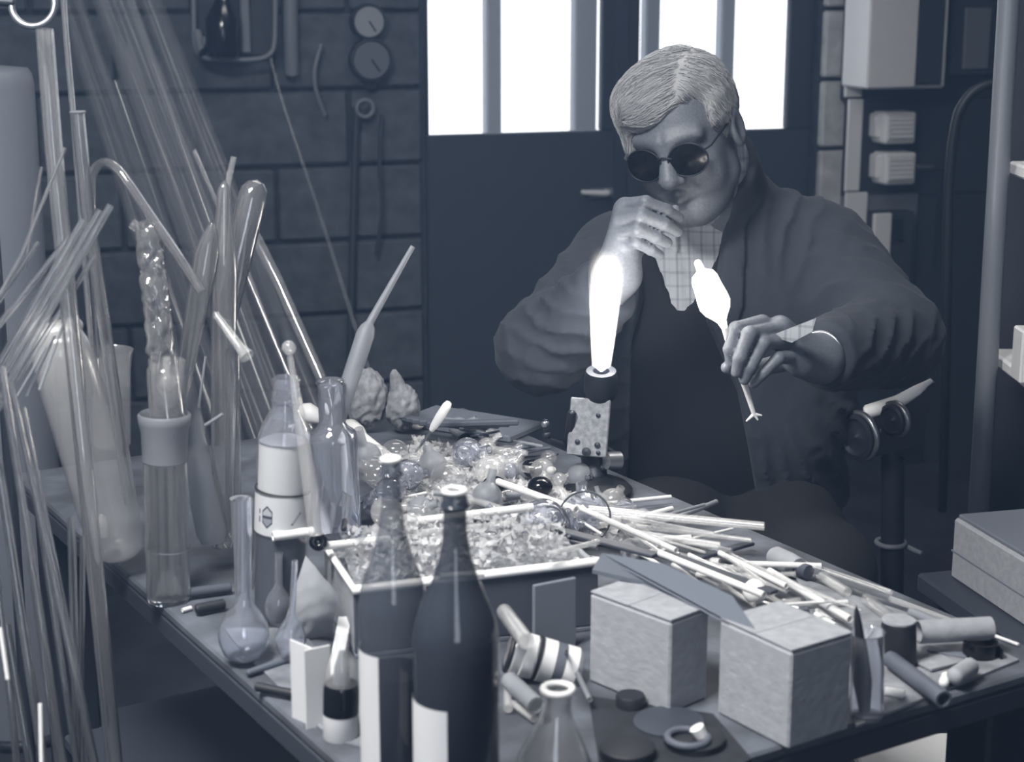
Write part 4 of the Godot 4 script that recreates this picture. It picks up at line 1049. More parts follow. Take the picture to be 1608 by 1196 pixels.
func globe(u: float, v: float, r: float, m: String, label: String, cat: String, group := "", squash := 1.0, neck := 0.0) -> MeshInstance3D:
	var d := D(u, v + r, TY + (0.018 if u > 600.0 and u < 900.0 and v > 700.0 else 0.0))
	var c := W(u, v, d)
	var k := px(d)
	if neck <= 0.0:
		return one("glass_globe", ball(r * k, 22, squash), M[m], Transform3D(Basis(), c), label, cat, group)
	var p := []
	for j in 12:
		var a := -PI / 2 + (PI * 0.86) * j / 11.0
		p.append(Vector2(maxf(cos(a) * r * k, 0.0001), sin(a) * r * k))
	p.append(Vector2(r * k * 0.3, r * k * 1.05)); p.append(Vector2(r * k * 0.28, r * k * (1.05 + neck)))
	var dir := Vector3(rng.randf_range(-1, 1), rng.randf_range(0.15, 0.6), rng.randf_range(-0.6, 0.6)).normalized()
	var n := p.size()
	if m == "glass":
		for j in range(n - 1, 0, -1): p.append(Vector2(maxf(p[j].x - 0.0014, 0.0001), p[j].y + (0.0012 if j < n - 3 else 0.0)))
	return one("glass_bulb", lathe(p, 22), M[m] if m != "glass" else M.solid_glass, to_axis(c, c + dir), label, cat, group)

func build_pile():
	# the open crate in the middle, full of broken glass
	var y := 0.855
	var P := T(556, 926, y); var Q := T(940, 884, y); var R := T(478, 858, y)
	var ex := (Q - P); var ez := (R - P)
	var X := ex.normalized(); var Z := -(ez - X * ez.dot(X)).normalized()
	var len := ex.length(); var deep := 0.16
	var t := thing("scrap_tray", "pale open tray heaped with broken glass behind the wine bottles", "tray", Vector3(P.x, TY, P.z))
	var base := Transform3D(Basis(X, Vector3.UP, X.cross(Vector3.UP)).orthonormalized(), Vector3(P.x, TY, P.z))
	t.transform = base
	var hh := y - TY
	part(t, "bottom", rbox(Vector3(len, 0.006, deep), 0.002), M.cardboard_dark, Transform3D(Basis(), Vector3(len / 2, 0.003, -deep / 2)))
	part(t, "shaded_front_side", rbox(Vector3(len, hh - 0.006, 0.006), 0.002), M.wood_and_shade_dark, Transform3D(Basis(), Vector3(len / 2, hh / 2 + 0.003, -0.003)))  # tray front lies in shade; the shade is put into its dark colour
	part(t, "back_side", rbox(Vector3(len, hh * 0.45, 0.006), 0.002), M.cardboard_dark, Transform3D(Basis(), Vector3(len / 2, hh * 0.225 + 0.003, -deep + 0.003)))
	for x in [0.003, len - 0.003]: part(t, "end_side", rbox(Vector3(0.006, hh - 0.006, 0.145 if x < 0.1 else 0.05), 0.002), M.cardboard, Transform3D(Basis(), Vector3(x, hh / 2 + 0.003, -(0.0725 if x < 0.1 else 0.025) - 0.006)))
	part(t, "rim", sweep(PackedVector3Array([Vector3(0, hh, -0.15), Vector3(0, hh, 0), Vector3(len, hh + 0.002, 0)]), PackedFloat32Array([0.004, 0.005, 0.005]), 8), M.white_glaze)
	# shards in the tray: nobody could count them
	var V := PackedVector3Array(); var I := PackedInt32Array()
	for k in 3600:
		var x := rng.randf_range(0.012, len - 0.012); var z := -rng.randf_range(0.012, deep - 0.012)
		var h := 0.008 + rng.randf() * (hh + 0.004 + 0.020 * sin(clampf(-z / deep, 0, 1) * PI) + 0.012 * noise.get_noise_2d(x * 18, z * 18))
		var bs := Basis.from_euler(Vector3(rng.randf() * TAU, rng.randf() * TAU, rng.randf() * TAU)); var s := rng.randf_range(0.002, 0.0065)
		var b0 := V.size()
		for q in [Vector3(-1, 0, -0.6), Vector3(1, 0, -0.8), Vector3(0.7, 0, 0.7), Vector3(-0.5, 0.25, 0.6)]: V.append(Vector3(x, h, z) + bs * (q * s * Vector3(1, 1, rng.randf_range(0.4, 1.0))))
		I.append_array([b0, b0 + 1, b0 + 2, b0, b0 + 2, b0 + 3, b0, b0 + 2, b0 + 1, b0, b0 + 3, b0 + 2])
	var fv := PackedVector3Array(); var fn := PackedVector3Array(); var fi := PackedInt32Array()
	for k in range(0, I.size(), 12):
		for j in 6:
			fv.append(V[I[k + j]]); fi.append(fi.size())
		for j in [0, 3]:
			var n := (fv[fv.size() - 6 + j + 2] - fv[fv.size() - 6 + j]).cross(fv[fv.size() - 6 + j + 1] - fv[fv.size() - 6 + j]).normalized()
			fn.append_array([n, n, n])
	var sm := mat("shard_glass", G(0.82), 0.3); sm.albedo_color.a = 0.45; sm.transparency = BaseMaterial3D.TRANSPARENCY_ALPHA
	var heap := PackedVector3Array(); var hi := PackedInt32Array()
	for r in 13:
		for c in 25:
			var x := 0.008 + (len - 0.016) * c / 24.0; var z := -0.008 - (deep - 0.016) * r / 12.0
			heap.append(Vector3(x, hh - 0.016 + 0.018 * sin(PI * r / 12.0) + 0.010 * noise.get_noise_2d(x * 40, z * 40), z))
			if r < 12 and c < 24: hi.append_array([r * 25 + c, r * 25 + c + 25, r * 25 + c + 1, r * 25 + c + 1, r * 25 + c + 25, r * 25 + c + 26])
	var cu := mat("cullet", G(0.60), 0.7); grain(cu, 0.45, 0.03, 61, Vector3(7, 7, 7), true, 0.8)
	part(t, "glass_scrap", mesh_of(heap, hi), cu).set_meta("kind", "stuff")
	part(t, "glass_shards", mesh_of(fv, fi, fn), sm).set_meta("kind", "stuff")
	# the loose heap behind the tray
	var hv := PackedVector3Array(); var hx := PackedInt32Array(); var sv := PackedVector3Array(); var sn := PackedVector3Array(); var si := PackedInt32Array()
	var heap_h := func(u: float, v: float) -> float: return 0.005 + 0.018 * sin(PI * clampf(u, 0, 1)) * sin(PI * clampf(v * 0.85 + 0.12, 0, 1)) + 0.008 * noise.get_noise_2d(u * 9.0, v * 9.0) * sin(PI * u) * sin(PI * v)
	var hp := func(u: float, v: float) -> Vector3:
		var q := T(575.0, 800.0).lerp(T(1010.0, 872.0), u).lerp(T(650.0, 694.0).lerp(T(850.0, 748.0), u), v)
		return Vector3(q.x, TY, q.z)
	for r in 17:
		for c in 25:
			hv.append(hp.call(c / 24.0, r / 16.0) + Vector3(0, heap_h.call(c / 24.0, r / 16.0), 0))
			if r < 16 and c < 24: hx.append_array([r * 25 + c, r * 25 + c + 25, r * 25 + c + 1, r * 25 + c + 1, r * 25 + c + 25, r * 25 + c + 26])
	for k in 3000:
		var u := rng.randf(); var v := rng.randf(); var p: Vector3 = hp.call(u, v) + Vector3(0, heap_h.call(u, v) + rng.randf_range(0.0, 0.006), 0)
		var bs := Basis.from_euler(Vector3(rng.randf() * TAU, rng.randf() * TAU, rng.randf() * TAU)); var s := rng.randf_range(0.002, 0.007)
		var tri := [p + bs * Vector3(-s, 0, -s * 0.5), p + bs * Vector3(s, 0, -s * 0.6), p + bs * Vector3(0.2 * s, 0, s)]
		var n: Vector3 = (tri[2] - tri[0]).cross(tri[1] - tri[0]).normalized()
		for q in tri:
			sv.append(q); sn.append(n); si.append(si.size())
	var hp0 := thing("scrap_heap", "low heap of broken clear glass between the scrap tray and the burner", "glass scrap")
	part(hp0, "packed_scrap", mesh_of(hv, hx), cu).set_meta("kind", "stuff")
	part(hp0, "loose_shards", mesh_of(sv, si, sn), sm).set_meta("kind", "stuff")
	# straight tubes thrown over tray and heap
	var gl := "long tubes lying over the heap"
	for q in [[500, 858, 612, 846, 7, "frosted_pale", 0.085, "white glass rod lying on the left corner of the scrap tray"], [655, 818, 836, 796, 7, "frosted_pale", 0.095, "white glass rod lying behind the necks of the two wine bottles"],
		[660, 836, 800, 822, 6, "milky_glass", 0.09, "dull glass tube just in front of the white rod behind the wine bottle necks"], [690, 905, 760, 900, 6, "frosted_pale", 0.085, "white glass rod end between the two wine bottles' shoulders"],
		[782, 756, 905, 800, 6, "frosted_pale", 0.05, "white glass rod slanting from the black balls towards the coiled tubes"], [905, 795, 1062, 864, 5, "frosted_pale", 0.045, "white glass rod in the middle of the heap slanting down to the right"],
		[925, 800, 1200, 826, 7.5, "milky_glass", 0.04, "long open glass tube sticking out to the right over the bench edge"], [940, 812, 1040, 855, 5, "milky_glass", 0.045, "glass tube under the long one, slanting towards the boxes"],
		[950, 806, 1120, 838, 4, "milky_glass", 0.03, "glass tube just below the long open tube"], [1000, 826, 1180, 848, 4.5, "milky_glass", 0.02, "glass tube lying flat below the end of the long open tube"],
		[1036, 812, 1106, 792, 3, "frosted_glass", 0.03, "thin pale rod sticking up to the right behind the long tube"], [1036, 868, 1200, 934, 6, "frosted_pale", 0.05, "white glass rod running behind the big boxes to the white knob"],
		[1130, 868, 1235, 920, 5, "frosted_pale", 0.02, "bright glass rod right of the boxes, ending by the cork torch"], [1208, 896, 1335, 972, 6.5, "frosted_pale", 0.015, "brightest glass rod on the right, pointing at the beaker"],
		[1150, 872, 1215, 902, 4, "milky_glass", 0.02, "short glass tube beside the bright rod right of the boxes"], [1240, 876, 1400, 930, 5, "milky_glass", 0.01, "glass tube along the far right edge behind the cork"],
		[700, 770, 790, 800, 6, "milky_glass", 0.03, "cloudy glass tube behind the front wine bottle's neck"], [820, 780, 905, 806, 5, "milky_glass", 0.04, "cloudy glass tube beside the black balls"],
		[745, 690, 800, 720, 5, "milky_glass", 0.01, "short glass tube at the back of the heap"], [860, 870, 940, 850, 5, "milky_glass", 0.09, "dull glass tube across the right end of the tray"]]:
		lying("glass_rod", q.slice(0, 4), q[4], q[5], q[7], "glass rod", "", q[6])
	# dark flat strips
	for q in [[838, 822, 1030, 872, 9, 0.05, "flat dark strip lying across the coiled tubes"], [1040, 866, 1216, 930, 8, 0.035, "flat dark strip running beside the white rod behind the boxes"], [1080, 880, 1180, 852, 7, 0.012, "dark flat bar lying under the glass rods near the bench edge"]]:
		var a := T(q[0], q[1], TY + q[5]); var b := T(q[2], q[3], TY + q[5]); var k := px(-a.z)
		var X2 := (b - a).normalized()
		one("metal_strip", rbox(Vector3(a.distance_to(b), 0.004, q[4] * 2.4 * k), 0.001), M.dark_panel, Transform3D(Basis(X2, X2.cross(Vector3.UP).cross(X2) * -1.0 if false else Vector3.UP, X2.cross(Vector3.UP)).orthonormalized(), (a + b) / 2), q[6], "metal strip")
	# globes, bulbs, balls
	for q in [[620, 706, 21, "dusty_glass", "dusty glass globe just left of the white-handled tool's tip", 0.0], [655, 664, 13, "frosted_pale", "pale egg-shaped stopper before the crumpled paper", 0.0], [704, 752, 30, "dusty_glass", "cloudy glass bulb behind the front wine bottle's neck", 0.5],
		[640, 745, 26, "glass", "clear bulb beside the back wine bottle's neck", 0.5], [660, 800, 22, "frosted_glass", "frosted bulb between the two wine bottle necks", 0.6], [586, 738, 24, "dusty_glass", "cloudy glass bulb right of the straight-sided bottle", 0.5],
		[594, 792, 26, "glass", "clear bulb below the cloudy one right of the straight-sided bottle", 0.6], [788, 722, 22, "dusty_glass", "rounded glass bulb at the back right of the heap", 0.6], [756, 735, 15, "milky_glass", "small milky bulb left of the rounded bulb at the back of the heap", 0.5],
		[862, 718, 14, "dusty_glass", "small clear ball beside the burner foot", 0.0], [835, 735, 19, "black_gloss", "upper of the two glossy black balls beside the burner", 0.0], [848, 764, 21, "black_gloss", "lower of the two glossy black balls beside the burner", 0.0],
		[736, 694, 20, "black_gloss", "dark glossy oval lump lying on the board behind the heap", 0.0], [776, 762, 20, "black_gloss", "dark glossy lump half under the white rod", 0.0], [866, 738, 8, "frosted_pale", "small white bead between the black balls and the burner", 0.0],
		[920, 806, 36, "glass", "clear round flask lying right of the other on the tubes", 0.5], [852, 822, 42, "glass", "clear round flask lying on the tubes behind the tray's rim", 0.5], [1010, 806, 11, "frosted_glass", "small frosted cap behind the long open tube", 0.0],
		[1098, 902, 7, "frosted_pale", "small white bead behind the larger box", 0.0], [730, 845, 18, "milky_glass", "milky bulb in the tray right of the front wine bottle", 0.5], [805, 858, 20, "dusty_glass", "dusty bulb in the middle of the scrap tray", 0.6], [905, 846, 18, "milky_glass", "milky bulb at the right of the scrap tray", 0.4],
		[560, 868, 16, "milky_glass", "milky bulb in the left corner of the scrap tray", 0.5], [770, 842, 14, "dusty_glass", "small dusty bulb behind the middle of the scrap tray", 0.5]]:
		globe(q[0], q[1], q[2], q[3], q[4], "glass ball" if q[5] == 0.0 else "glass bulb", "", 0.8 if q[5] == 0.0 else 1.0, q[5])
	for q in [[852, 830, 43], [918, 812, 40]]:
		one("flask_outline", torus(q[2] * px(D(q[0], q[1])), 0.0012, 40), M.dark_panel, Transform3D(Basis(Vector3.RIGHT, 1.15) * Basis(Vector3(0, 0, 1), 0.2), T(q[0], q[1], TY + 0.045)), "thin dark outline round the " + ("left" if q[0] < 900 else "right") + " clear flask in the heap", "loop")  # dark outline of each clear flask, added as a thin ring
	var word := {"milky_glass": "cloudy", "dusty_glass": "dusty clear", "glass": "clear", "frosted_glass": "frosted", "frosted_pale": "white", "wood_and_shade_dark": "dark wooden", "grey_rubber": "grey"}
	var bag := []; var bulbs := []; var loose := []; var litter := []
	# small slivers and offcuts strewn around: each one its own short rod
	for k in 90:
		var u := rng.randf_range(570, 1010); var v := lerpf(690, 860, rng.randf()) 
		if k > 55:
			u = rng.randf_range(1010, 1420); v = 640 + (u - 1000) * 0.45 + 215 + rng.randf_range(-42, 18) * 0.7
		elif u > 720 and v < 700 + (u - 700) * 0.42: v = 700 + (u - 700) * 0.42 + rng.randf_range(0, 50)
		var a := rng.randf_range(-0.7, 0.9); var l := rng.randf_range(14, 46)
		var mm: String = ["milky_glass", "dusty_glass", "frosted_glass", "frosted_pale"][rng.randi() % 4]
		var made := lying("glass_offcut", [u, v, u + cos(a) * l, v + sin(a) * l * 0.6], rng.randf_range(2.0, 6.0), mm, "short pale glass offcut lying loose among the broken glass on the bench", "glass offcut", "loose offcuts on the bench", rng.randf_range(0.0, 0.03) if k < 56 else 0.002, 0.35)
		bag.append([made, word[mm], u])
	count_off(bag, "short loose %s glass offcut, %s of its kind from the left")
	for k in 60:
		var u := rng.randf_range(565, 1010); var top := 668.0 if u < 723 else 362.0 + 0.42 * u
		var v := lerpf(top, 850.0 if u < 900 else 880.0, rng.randf())
		var mm: String = ["milky_glass", "dusty_glass", "glass", "frosted_glass", "glass"][rng.randi() % 5]
		var made := globe(u, v, rng.randf_range(10, 27), mm, "small blown glass bulb lying loose in the glass heap on the bench", "glass bulb", "loose bulbs in the heap", 1.0, rng.randf_range(0.3, 1.2))
		bulbs.append([made, word[mm], u])
	count_off(bulbs, "small loose %s bulb in the heap, %s of its kind from the left")
	for k in 64:
		var u := rng.randf_range(640, 1240); var top := 690.0 if u < 723 else 386.0 + 0.42 * u
		var v := top + rng.randf() * (130.0 if u < 950 else 62.0)
		var an := rng.randf_range(0.15, 0.75) if k % 4 else rng.randf_range(-0.5, 0.1); var l := rng.randf_range(50, 150)
		var mm: String = ["milky_glass", "dusty_glass", "frosted_glass", "milky_glass", "frosted_pale"][rng.randi() % 5]
		var made := lying("glass_tube", [u, v, u + cos(an) * l, v + sin(an) * l * 0.8], rng.randf_range(2.2, 5.2), mm, "loose straight glass tube lying in the tangle behind the cartons", "glass tube", "loose tubes in the tangle", rng.randf_range(0.0, 0.035), 0.35)
		loose.append([made, word[mm], u])
	count_off(loose, "loose %s tube in the tangle, %s of its kind from the left")
	for k in 16:
		var u := rng.randf_range(700, 860); var v := 664.0 + (u - 700.0) * 0.3 + rng.randf_range(-8, 12); var an := rng.randf_range(-0.7, 0.7)
		var made := lying("stick", [u - 22, v - sin(an) * 14, u + 22, v + sin(an) * 14], rng.randf_range(1.8, 3.2), ["wood_and_shade_dark", "grey_rubber", "frosted_glass"][k % 3], "thin stick in the brushwood-like litter at the far corner of the bench", "stick", "litter sticks at the far corner", rng.randf_range(0.0, 0.04), 0.0)
		litter.append([made, ["dark wooden", "grey", "frosted"][k % 3], u])
	count_off(litter, "thin %s stick in the far litter, %s of its kind from the left")
	# the crumpled paper at the back
	for q in [[575, 625, 44, 62, 1, "left lump of stiff crumpled paper at the back of the bench"], [632, 612, 36, 46, 2, "right peaked lump of crumpled paper with a sharp upright corner"]]:
		crumple(q)
	# tool with white handle
	var tl := thing("hand_tool", "small tool with a white handle and thin steel shaft standing in the heap", "tool", T(652, 716))
	jpart(tl, "handle", [677, 676, 2.25, 706, 630, 2.25], [[0, 0.1], [0.0, 4], [0.15, 6.5], [0.5, 8], [0.85, 7.5], [0.97, 5], [1.0, 0.1]], "white_paint", 16)
	jpart(tl, "shaft", [652, 712, 2.25, 678, 675, 2.25], [[0, 1.5], [0.9, 2.6], [1, 4]], "steel", 10)
	# the dark boards behind
	var bo := T(740, 668)
	one("board", rbox(Vector3(0.2, 0.012, 0.10), 0.003), mat("grey_board", G(0.40), 0.8), Transform3D(Basis(Vector3.UP, -0.55), bo + Vector3(0.0, 0.006, 0.01)), "grey board lying at the far corner of the bench behind the heap", "board")
	for k in 5:
		one("wood_slat", rbox(Vector3(0.13, 0.008, 0.012), 0.002), M.wood_and_shade_dark, Transform3D(Basis(Vector3.UP, -0.5 + 0.15 * k), T(690 + 13 * k, 664, TY + 0.03 + 0.009 * k)), "dark wooden slat stacked right of the crumpled paper, %s" % ["lowest of five", "second from below", "middle one", "second from the top", "topmost of five"][k], "slat", "slats by the crumpled paper")

func crumple(q: Array):
	var d := D(q[0], 680); var k := px(d); var V := PackedVector3Array(); var I := PackedInt32Array(); var c := W(q[0], 680 - q[3] * 0.9, d)
	var n := FastNoiseLite.new(); n.seed = q[4] + 40; n.noise_type = FastNoiseLite.TYPE_CELLULAR; n.cellular_return_type = FastNoiseLite.RETURN_DISTANCE2_SUB; n.frequency = 1.0
	for r in 31:
		for s in 44:
			var ph := -PI / 2 + PI * r / 30.0; var an := TAU * s / 44
			var o := Vector3(cos(an) * cos(ph), sin(ph), sin(an) * cos(ph))
			var f := 1.0 + 0.28 * n.get_noise_3d(o.x * 1.1, o.y * 1.1, o.z * 1.1) + 0.12 * noise.get_noise_3d(o.x * 3 + q[4], o.y * 3, o.z * 3)
			if q[4] == 2: f += 0.62 * exp(-pow((o - Vector3(-0.25, 0.95, 0.1).normalized()).length() / 0.32, 2.0))
			V.append(Vector3(o.x * q[2] * k * f, o.y * q[3] * k * f, o.z * 40 * k * f))
	for r in 30:
		for s in 44:
			var a0 := r * 44 + s; var a1 := r * 44 + (s + 1) % 44
			I.append_array([a0, a1, a0 + 44, a1, a1 + 44, a0 + 44])
	one("crumpled_paper", mesh_of(V, I), M.crumpled_paper, Transform3D(Basis(), c), q[5], "crumpled paper")

# ------------------------------------------------------------------ the near end of the bench
func wine(called: String, label: String, u: float, v: float, top: float, utop: float, r: float, m: String, fill: float, lab: Array):
	var d := D(u, v); var a := T(u, v); var k := px(d)
	var b := W(utop, top, d); var L := b.y - a.y
	var t := thing(called, label, "wine bottle", a)
	var pr := func(list: Array, o: float) -> Array:
		var out := []
		for q in list: out.append(Vector2(maxf(q[1] * k * r - o, 0.0001), q[0] * L))
		return out
	var shape := [[0.0, 0.001], [0.0, 0.92], [0.012, 1.0], [0.54, 1.0], [0.60, 0.93], [0.66, 0.74], [0.72, 0.54], [0.79, 0.37], [0.86, 0.285], [0.92, 0.265], [0.945, 0.26], [0.947, 0.29], [0.975, 0.29], [0.98, 0.26], [1.0, 0.25], [0.99, 0.19]]
	part(t, "glass_body", lathe(pr.call(shape, 0.0), 40), M[m])
	if fill > 0.0:
		part(t, "dark_wine", lathe(pr.call([[0.03, 0.001], [0.03, 0.92], [minf(fill, 0.54), 0.94], [fill, 0.9 if fill < 0.58 else 0.6], [fill, 0.001]], 0.0), 36), M.get("wine_dark", mat("wine_dark", G(0.07), 0.2)))
	# label wrapped round the bottle, its right border in view
	var V := PackedVector3Array(); var I := PackedInt32Array(); var N := PackedVector3Array()
	for s in 25:
		var an := deg_to_rad(lerpf(lab[0], lab[1], s / 24.0))
		for h in 2:
			V.append(Vector3(cos(an) * (r * k + 0.0006), L * lerpf(lab[2], lab[3], h), sin(an) * (r * k + 0.0006))); N.append(Vector3(cos(an), 0, sin(an)))
	for s in 24: I.append_array([s * 2, s * 2 + 2, s * 2 + 1, s * 2 + 1, s * 2 + 2, s * 2 + 3])
	part(t, "paper_label", mesh_of(V, I, N), M.paper)
	part(t, "neck_ring", torus(0.275 * r * k, 0.0022, 24), M[m], Transform3D(Basis(), Vector3(0, L * 0.95, 0)))
	part(t, "rim_lip", torus(0.24 * r * k, 0.0022, 24), M.frosted_pale, Transform3D(Basis(), Vector3(0, L * 0.995, 0)))

func build_foreground():
	wine("wine_bottle", "front dark wine bottle with a white paper label on its left side, nearest the eye", 718, 1262, 768, 720, 73, "bottle_glass", 0.50, [100, 212, 0.09, 0.36])
	wine("wine_bottle", "taller wine bottle behind the front one, half full, with a broad white label", 622, 1216, 718, 634, 58, "pale_bottle_glass", 0.34, [112, 214, 0.05, 0.42])
	# little bottle with a black band and a white label
	var d := D(535, 1158)
	var t := thing("small_bottle", "small squat bottle with a black band and white label left of the wine bottles", "bottle", T(535, 1158))
	jpart(t, "label", [535, 1158, d, 535, 1118, d], [[0, 0.1], [0, 28], [0.1, 30], [1, 30], [1, 0.1]], "paper")
	jpart(t, "black_band", [535, 1118, d, 536, 1072, d], [[0, 0.1], [0, 30.5], [0.85, 30.5], [1, 28], [1, 0.1]], "black_gloss")
	jpart(t, "glass_shoulder", [536, 1072, d, 537, 990, d], [[0, 28], [0.3, 26], [0.5, 20], [0.62, 12], [0.95, 11.5], [1, 14]], "milky_glass")
	jpart(t, "dark_cone", [536, 1072, d, 538, 1022, d], [[0, 14], [0.5, 13], [1, 6], [1, 0.1]], "grey_rubber", 16)
	# folded white card and the pale bag sheet behind
	var c := thing("card", "white folded card standing on edge left of the small bottle", "card", T(492, 1136))
	for q in [[Vector3(0.026, 0.078, 0.0016), 0.55, Vector3(0.010, 0.039, 0.006)], [Vector3(0.030, 0.078, 0.0016), -0.75, Vector3(-0.006, 0.039, -0.004)]]:
		part(c, "leaf", rbox(q[0], 0.0004), M.paper, Transform3D(Basis(Vector3.UP, q[1]), q[2] + Vector3(-0.004, 0, 0)))
	sheet("paper_sheet", [[480, 872, 0.09], [532, 934, 0.075], [520, 1000, 0.0], [438, 1004, 0.0]], "pale thin paper sheet hanging down from the left corner of the scrap tray", "milky_paper", 0.62)
	sheet("paper_strip", [[532, 968, 0.03], [552, 968, 0.03], [534, 1062, 0.0], [514, 1062, 0.0]], "narrow curled white paper strip beside the small bottle", "paper", 0.9)
	lying("pencil", [404, 1078, 466, 1090], 8, "black_rubber", "short black rubber teat lying near the left bench edge", "rubber teat", "", 0.0, 0.0)
	lying("glass_offcut", [390, 1056, 456, 1034], 6, "grey_rubber", "grey stick lying beside the small round flasks", "stick", "", 0.0, 0.0)
	lying("glass_offcut", [286, 958, 300, 954], 4, "frosted_pale", "tiny white glass stub on the bench before the frosted-necked jar", "glass offcut", "", 0.0, 0.4)
	for q in [[300, 930, 360, 922, 9, "wood_and_shade_dark", "dark wooden stick lying between the frosted jar and the labelled bottle"], [310, 956, 350, 948, 9, "black_rubber", "dark rubber lump at the foot of the frosted jar"]]:
		lying("stick", q.slice(0, 4), q[4], q[5], q[6], "stick", "", 0.0, 0.0)
	# white cap of the bent rod at the tray's left corner with a black ring
	lying("bent_rod", [428, 842, 492, 834], 8, "frosted_pale", "white rod end pointing left over the tray's corner", "glass rod", "", 0.095)
	one("rubber_ring", torus(9 * px(1.6), 0.0045, 24), M.black_gloss, Transform3D(Basis(Vector3.RIGHT, PI / 2 - 0.3), T(500, 850, TY + 0.098)), "black rubber ring with a white core on the tray's left corner", "ring")
	lying("peg", [540, 830, 541, 818], 5, "black_rubber", "tiny black peg above the tray's left corner", "peg", "", 0.1, 0.0)
	# added sheets that lighten and darken parts of the bench top
	for q in [[[1250, 905], [1500, 985], [1600, 1035], [1345, 1138], "pale board sheet covering the right corner of the bench", 0.6], [[345, 985], [470, 985], [640, 1190], [520, 1160], "worn grey board sheet along the left bench edge below the round flasks", 0.5], [[925, 1092], [1120, 1120], [1180, 1190], [960, 1320], "dark rubber mat lying on the bench in front of the cartons", 0.15]]:
		var p := []
		for j in 4: p.append(T(q[j][0], q[j][1], TY + 0.003))
		var bm := mat("added_tone_sheet_%d" % int(q[5] * 10), G(q[5]), 0.85); grain(bm, 0.65, 0.012, 71, Vector3(4, 4, 4))
		one("added_tone_sheet", slab(p, 0.0028), bm, Transform3D(), q[4], "board")
	# boxes
	carton("carton", "left pale cardboard carton with a torn lid edge, right of the wine bottles", [1050, 1122], [918, 1072], [1114, 1098], 975, M.cardboard)
	carton("carton", "right larger cardboard carton nearest the front bench edge", [1237, 1178], [1124, 1120], [1334, 1146], 1022, M.cardboard)
	# grey flap of card lying over both
	var a := [T(945, 868, 0.89), T(1040, 884, 0.895), T(1150, 935, 0.89), T(1198, 1004, 0.872), T(1120, 962, 0.874), T(1010, 912, 0.878), T(930, 894, 0.884)]
	one("cardboard_flap", slab(a, 0.004), mat("flap_card", G(0.37), 0.9), Transform3D(), "dark grey bent cardboard strip lying over the two cartons", "cardboard strip")
	one("standing_card", rbox(Vector3(0.05, 0.075, 0.005), 0.001), M.cardboard_dark, Transform3D(Basis(Vector3.UP, 0.5), T(870, 1020) + Vector3(0, 0.0375, 0)), "dark card standing on edge left of the left carton", "card")
	lying("glass_strip", [888, 1024, 890, 1022, 0.066], 4, "frosted_glass", "pale upright glass tube against the dark card left of the carton", "glass tube")
	# banded glass jar lying on its side
	var j := thing("banded_jar", "glass jar lying on its side, bound with dark and pale bands", "glass jar", T(860, 1078))
	var p := W(796, 1020, 1.55); var e := W(912, 1052, 1.55); var l := p.distance_to(e); var k := px(1.55)
	part(j, "barrel", lathe(along([[0, 0.1], [0.0, 24], [0.04, 34], [0.1, 37], [0.9, 35], [0.97, 31], [1.0, 24], [1.0, 0.1]], l, k), 28), M.milky_glass, to_axis(p, e), true)
	for q in [[0.1, 0.2, 37.6, "frosted_glass"], [0.22, 0.36, 37.8, "paper"], [0.38, 0.43, 38.6, "black_rubber"], [0.45, 0.62, 37.6, "paper"], [0.64, 0.74, 37, "grey_rubber"], [0.76, 0.92, 36.6, "frosted_pale"]]:
		part(j, "band", lathe(along([[q[0], q[2] - 1], [q[0], q[2]], [q[1], q[2] - 0.4], [q[1], q[2] - 1.4]], l, k), 28), M[q[3]], to_axis(p, e), true)
	part(j, "neck_ring", torus(33 * k, 0.0028, 24), M.black_rubber, to_axis(p.lerp(e, 0.04), e), true)
	lying("glass_tube", [792, 960, 826, 1006, 0.01], 14, "milky_glass", "thick glass tube lying behind the banded jar", "glass tube", "", 0.04)
	lying("glass_tube", [800, 1068, 842, 1108], 16, "frosted_glass", "frosted glass tube lying before the banded jar", "glass tube", "", 0.004)
	lying("glass_tube", [806, 1104, 838, 1128], 7, "milky_glass", "thin glass tube below the frosted one before the banded jar", "glass tube", "", 0.0)
	lying("glass_tube", [796, 1040, 798, 1112], 8, "milky_glass", "thin glass tube beside the front wine bottle's right side", "glass tube", "", 0.0)
	d = D(868, 1225)
	jar("conical_flask", "clear conical flask with a white rim in the foreground right of the front wine bottle", "conical flask", [868, 1225, d, 876, 1078, d], hollow([[0, 0.1], [0, 66], [0.04, 72], [0.12, 70], [0.3, 58], [0.55, 38], [0.7, 27], [0.78, 24], [0.93, 23.5], [0.97, 28], [1, 27]], 2.5), "milky_solid", "", 36)
	one("flask_collar", torus(25 * px(d), 0.0032, 28), M.frosted_pale, Transform3D(Basis(), W(876, 1082, d)), "white ring round the conical flask's rim", "ring")
	lying("glass_sliver", [906, 1056, 926, 1098], 5, "frosted_glass", "bent glass piece leaning at the foot of the left carton", "glass offcut", "", 0.01)
	# dark rubber things before the cartons
	for q in [[990, 1112, 25, 22, "black_rubber", "dark rubber stopper under the left carton's corner"], [1090, 1172, 52, 16, "black_rubber", "flat dark lid with a pale hollow ring in front of the cartons"], [985, 1190, 48, 20, "black_rubber", "dark flat lid at the bottom edge left of the ringed lid"], [1050, 1140, 60, 10, "dark_panel", "wide dark disc lying under the ringed lid"]]:
		var dd := D(q[0], q[1])
		jar("stopper", q[5], "lid", [q[0], q[1], dd, q[0], q[1] - q[3], dd], [[0, 0.1], [0, q[2]], [0.9, q[2]], [1, q[2] * 0.93], [1, 0.1]], q[4])
	one("metal_ring", torus(0.018, 0.0035, 30), M.grey_rubber, Transform3D(Basis(), T(1080, 1158, TY + 0.012)), "pale grey hollow ring lying on the dark lid before the cartons", "ring")
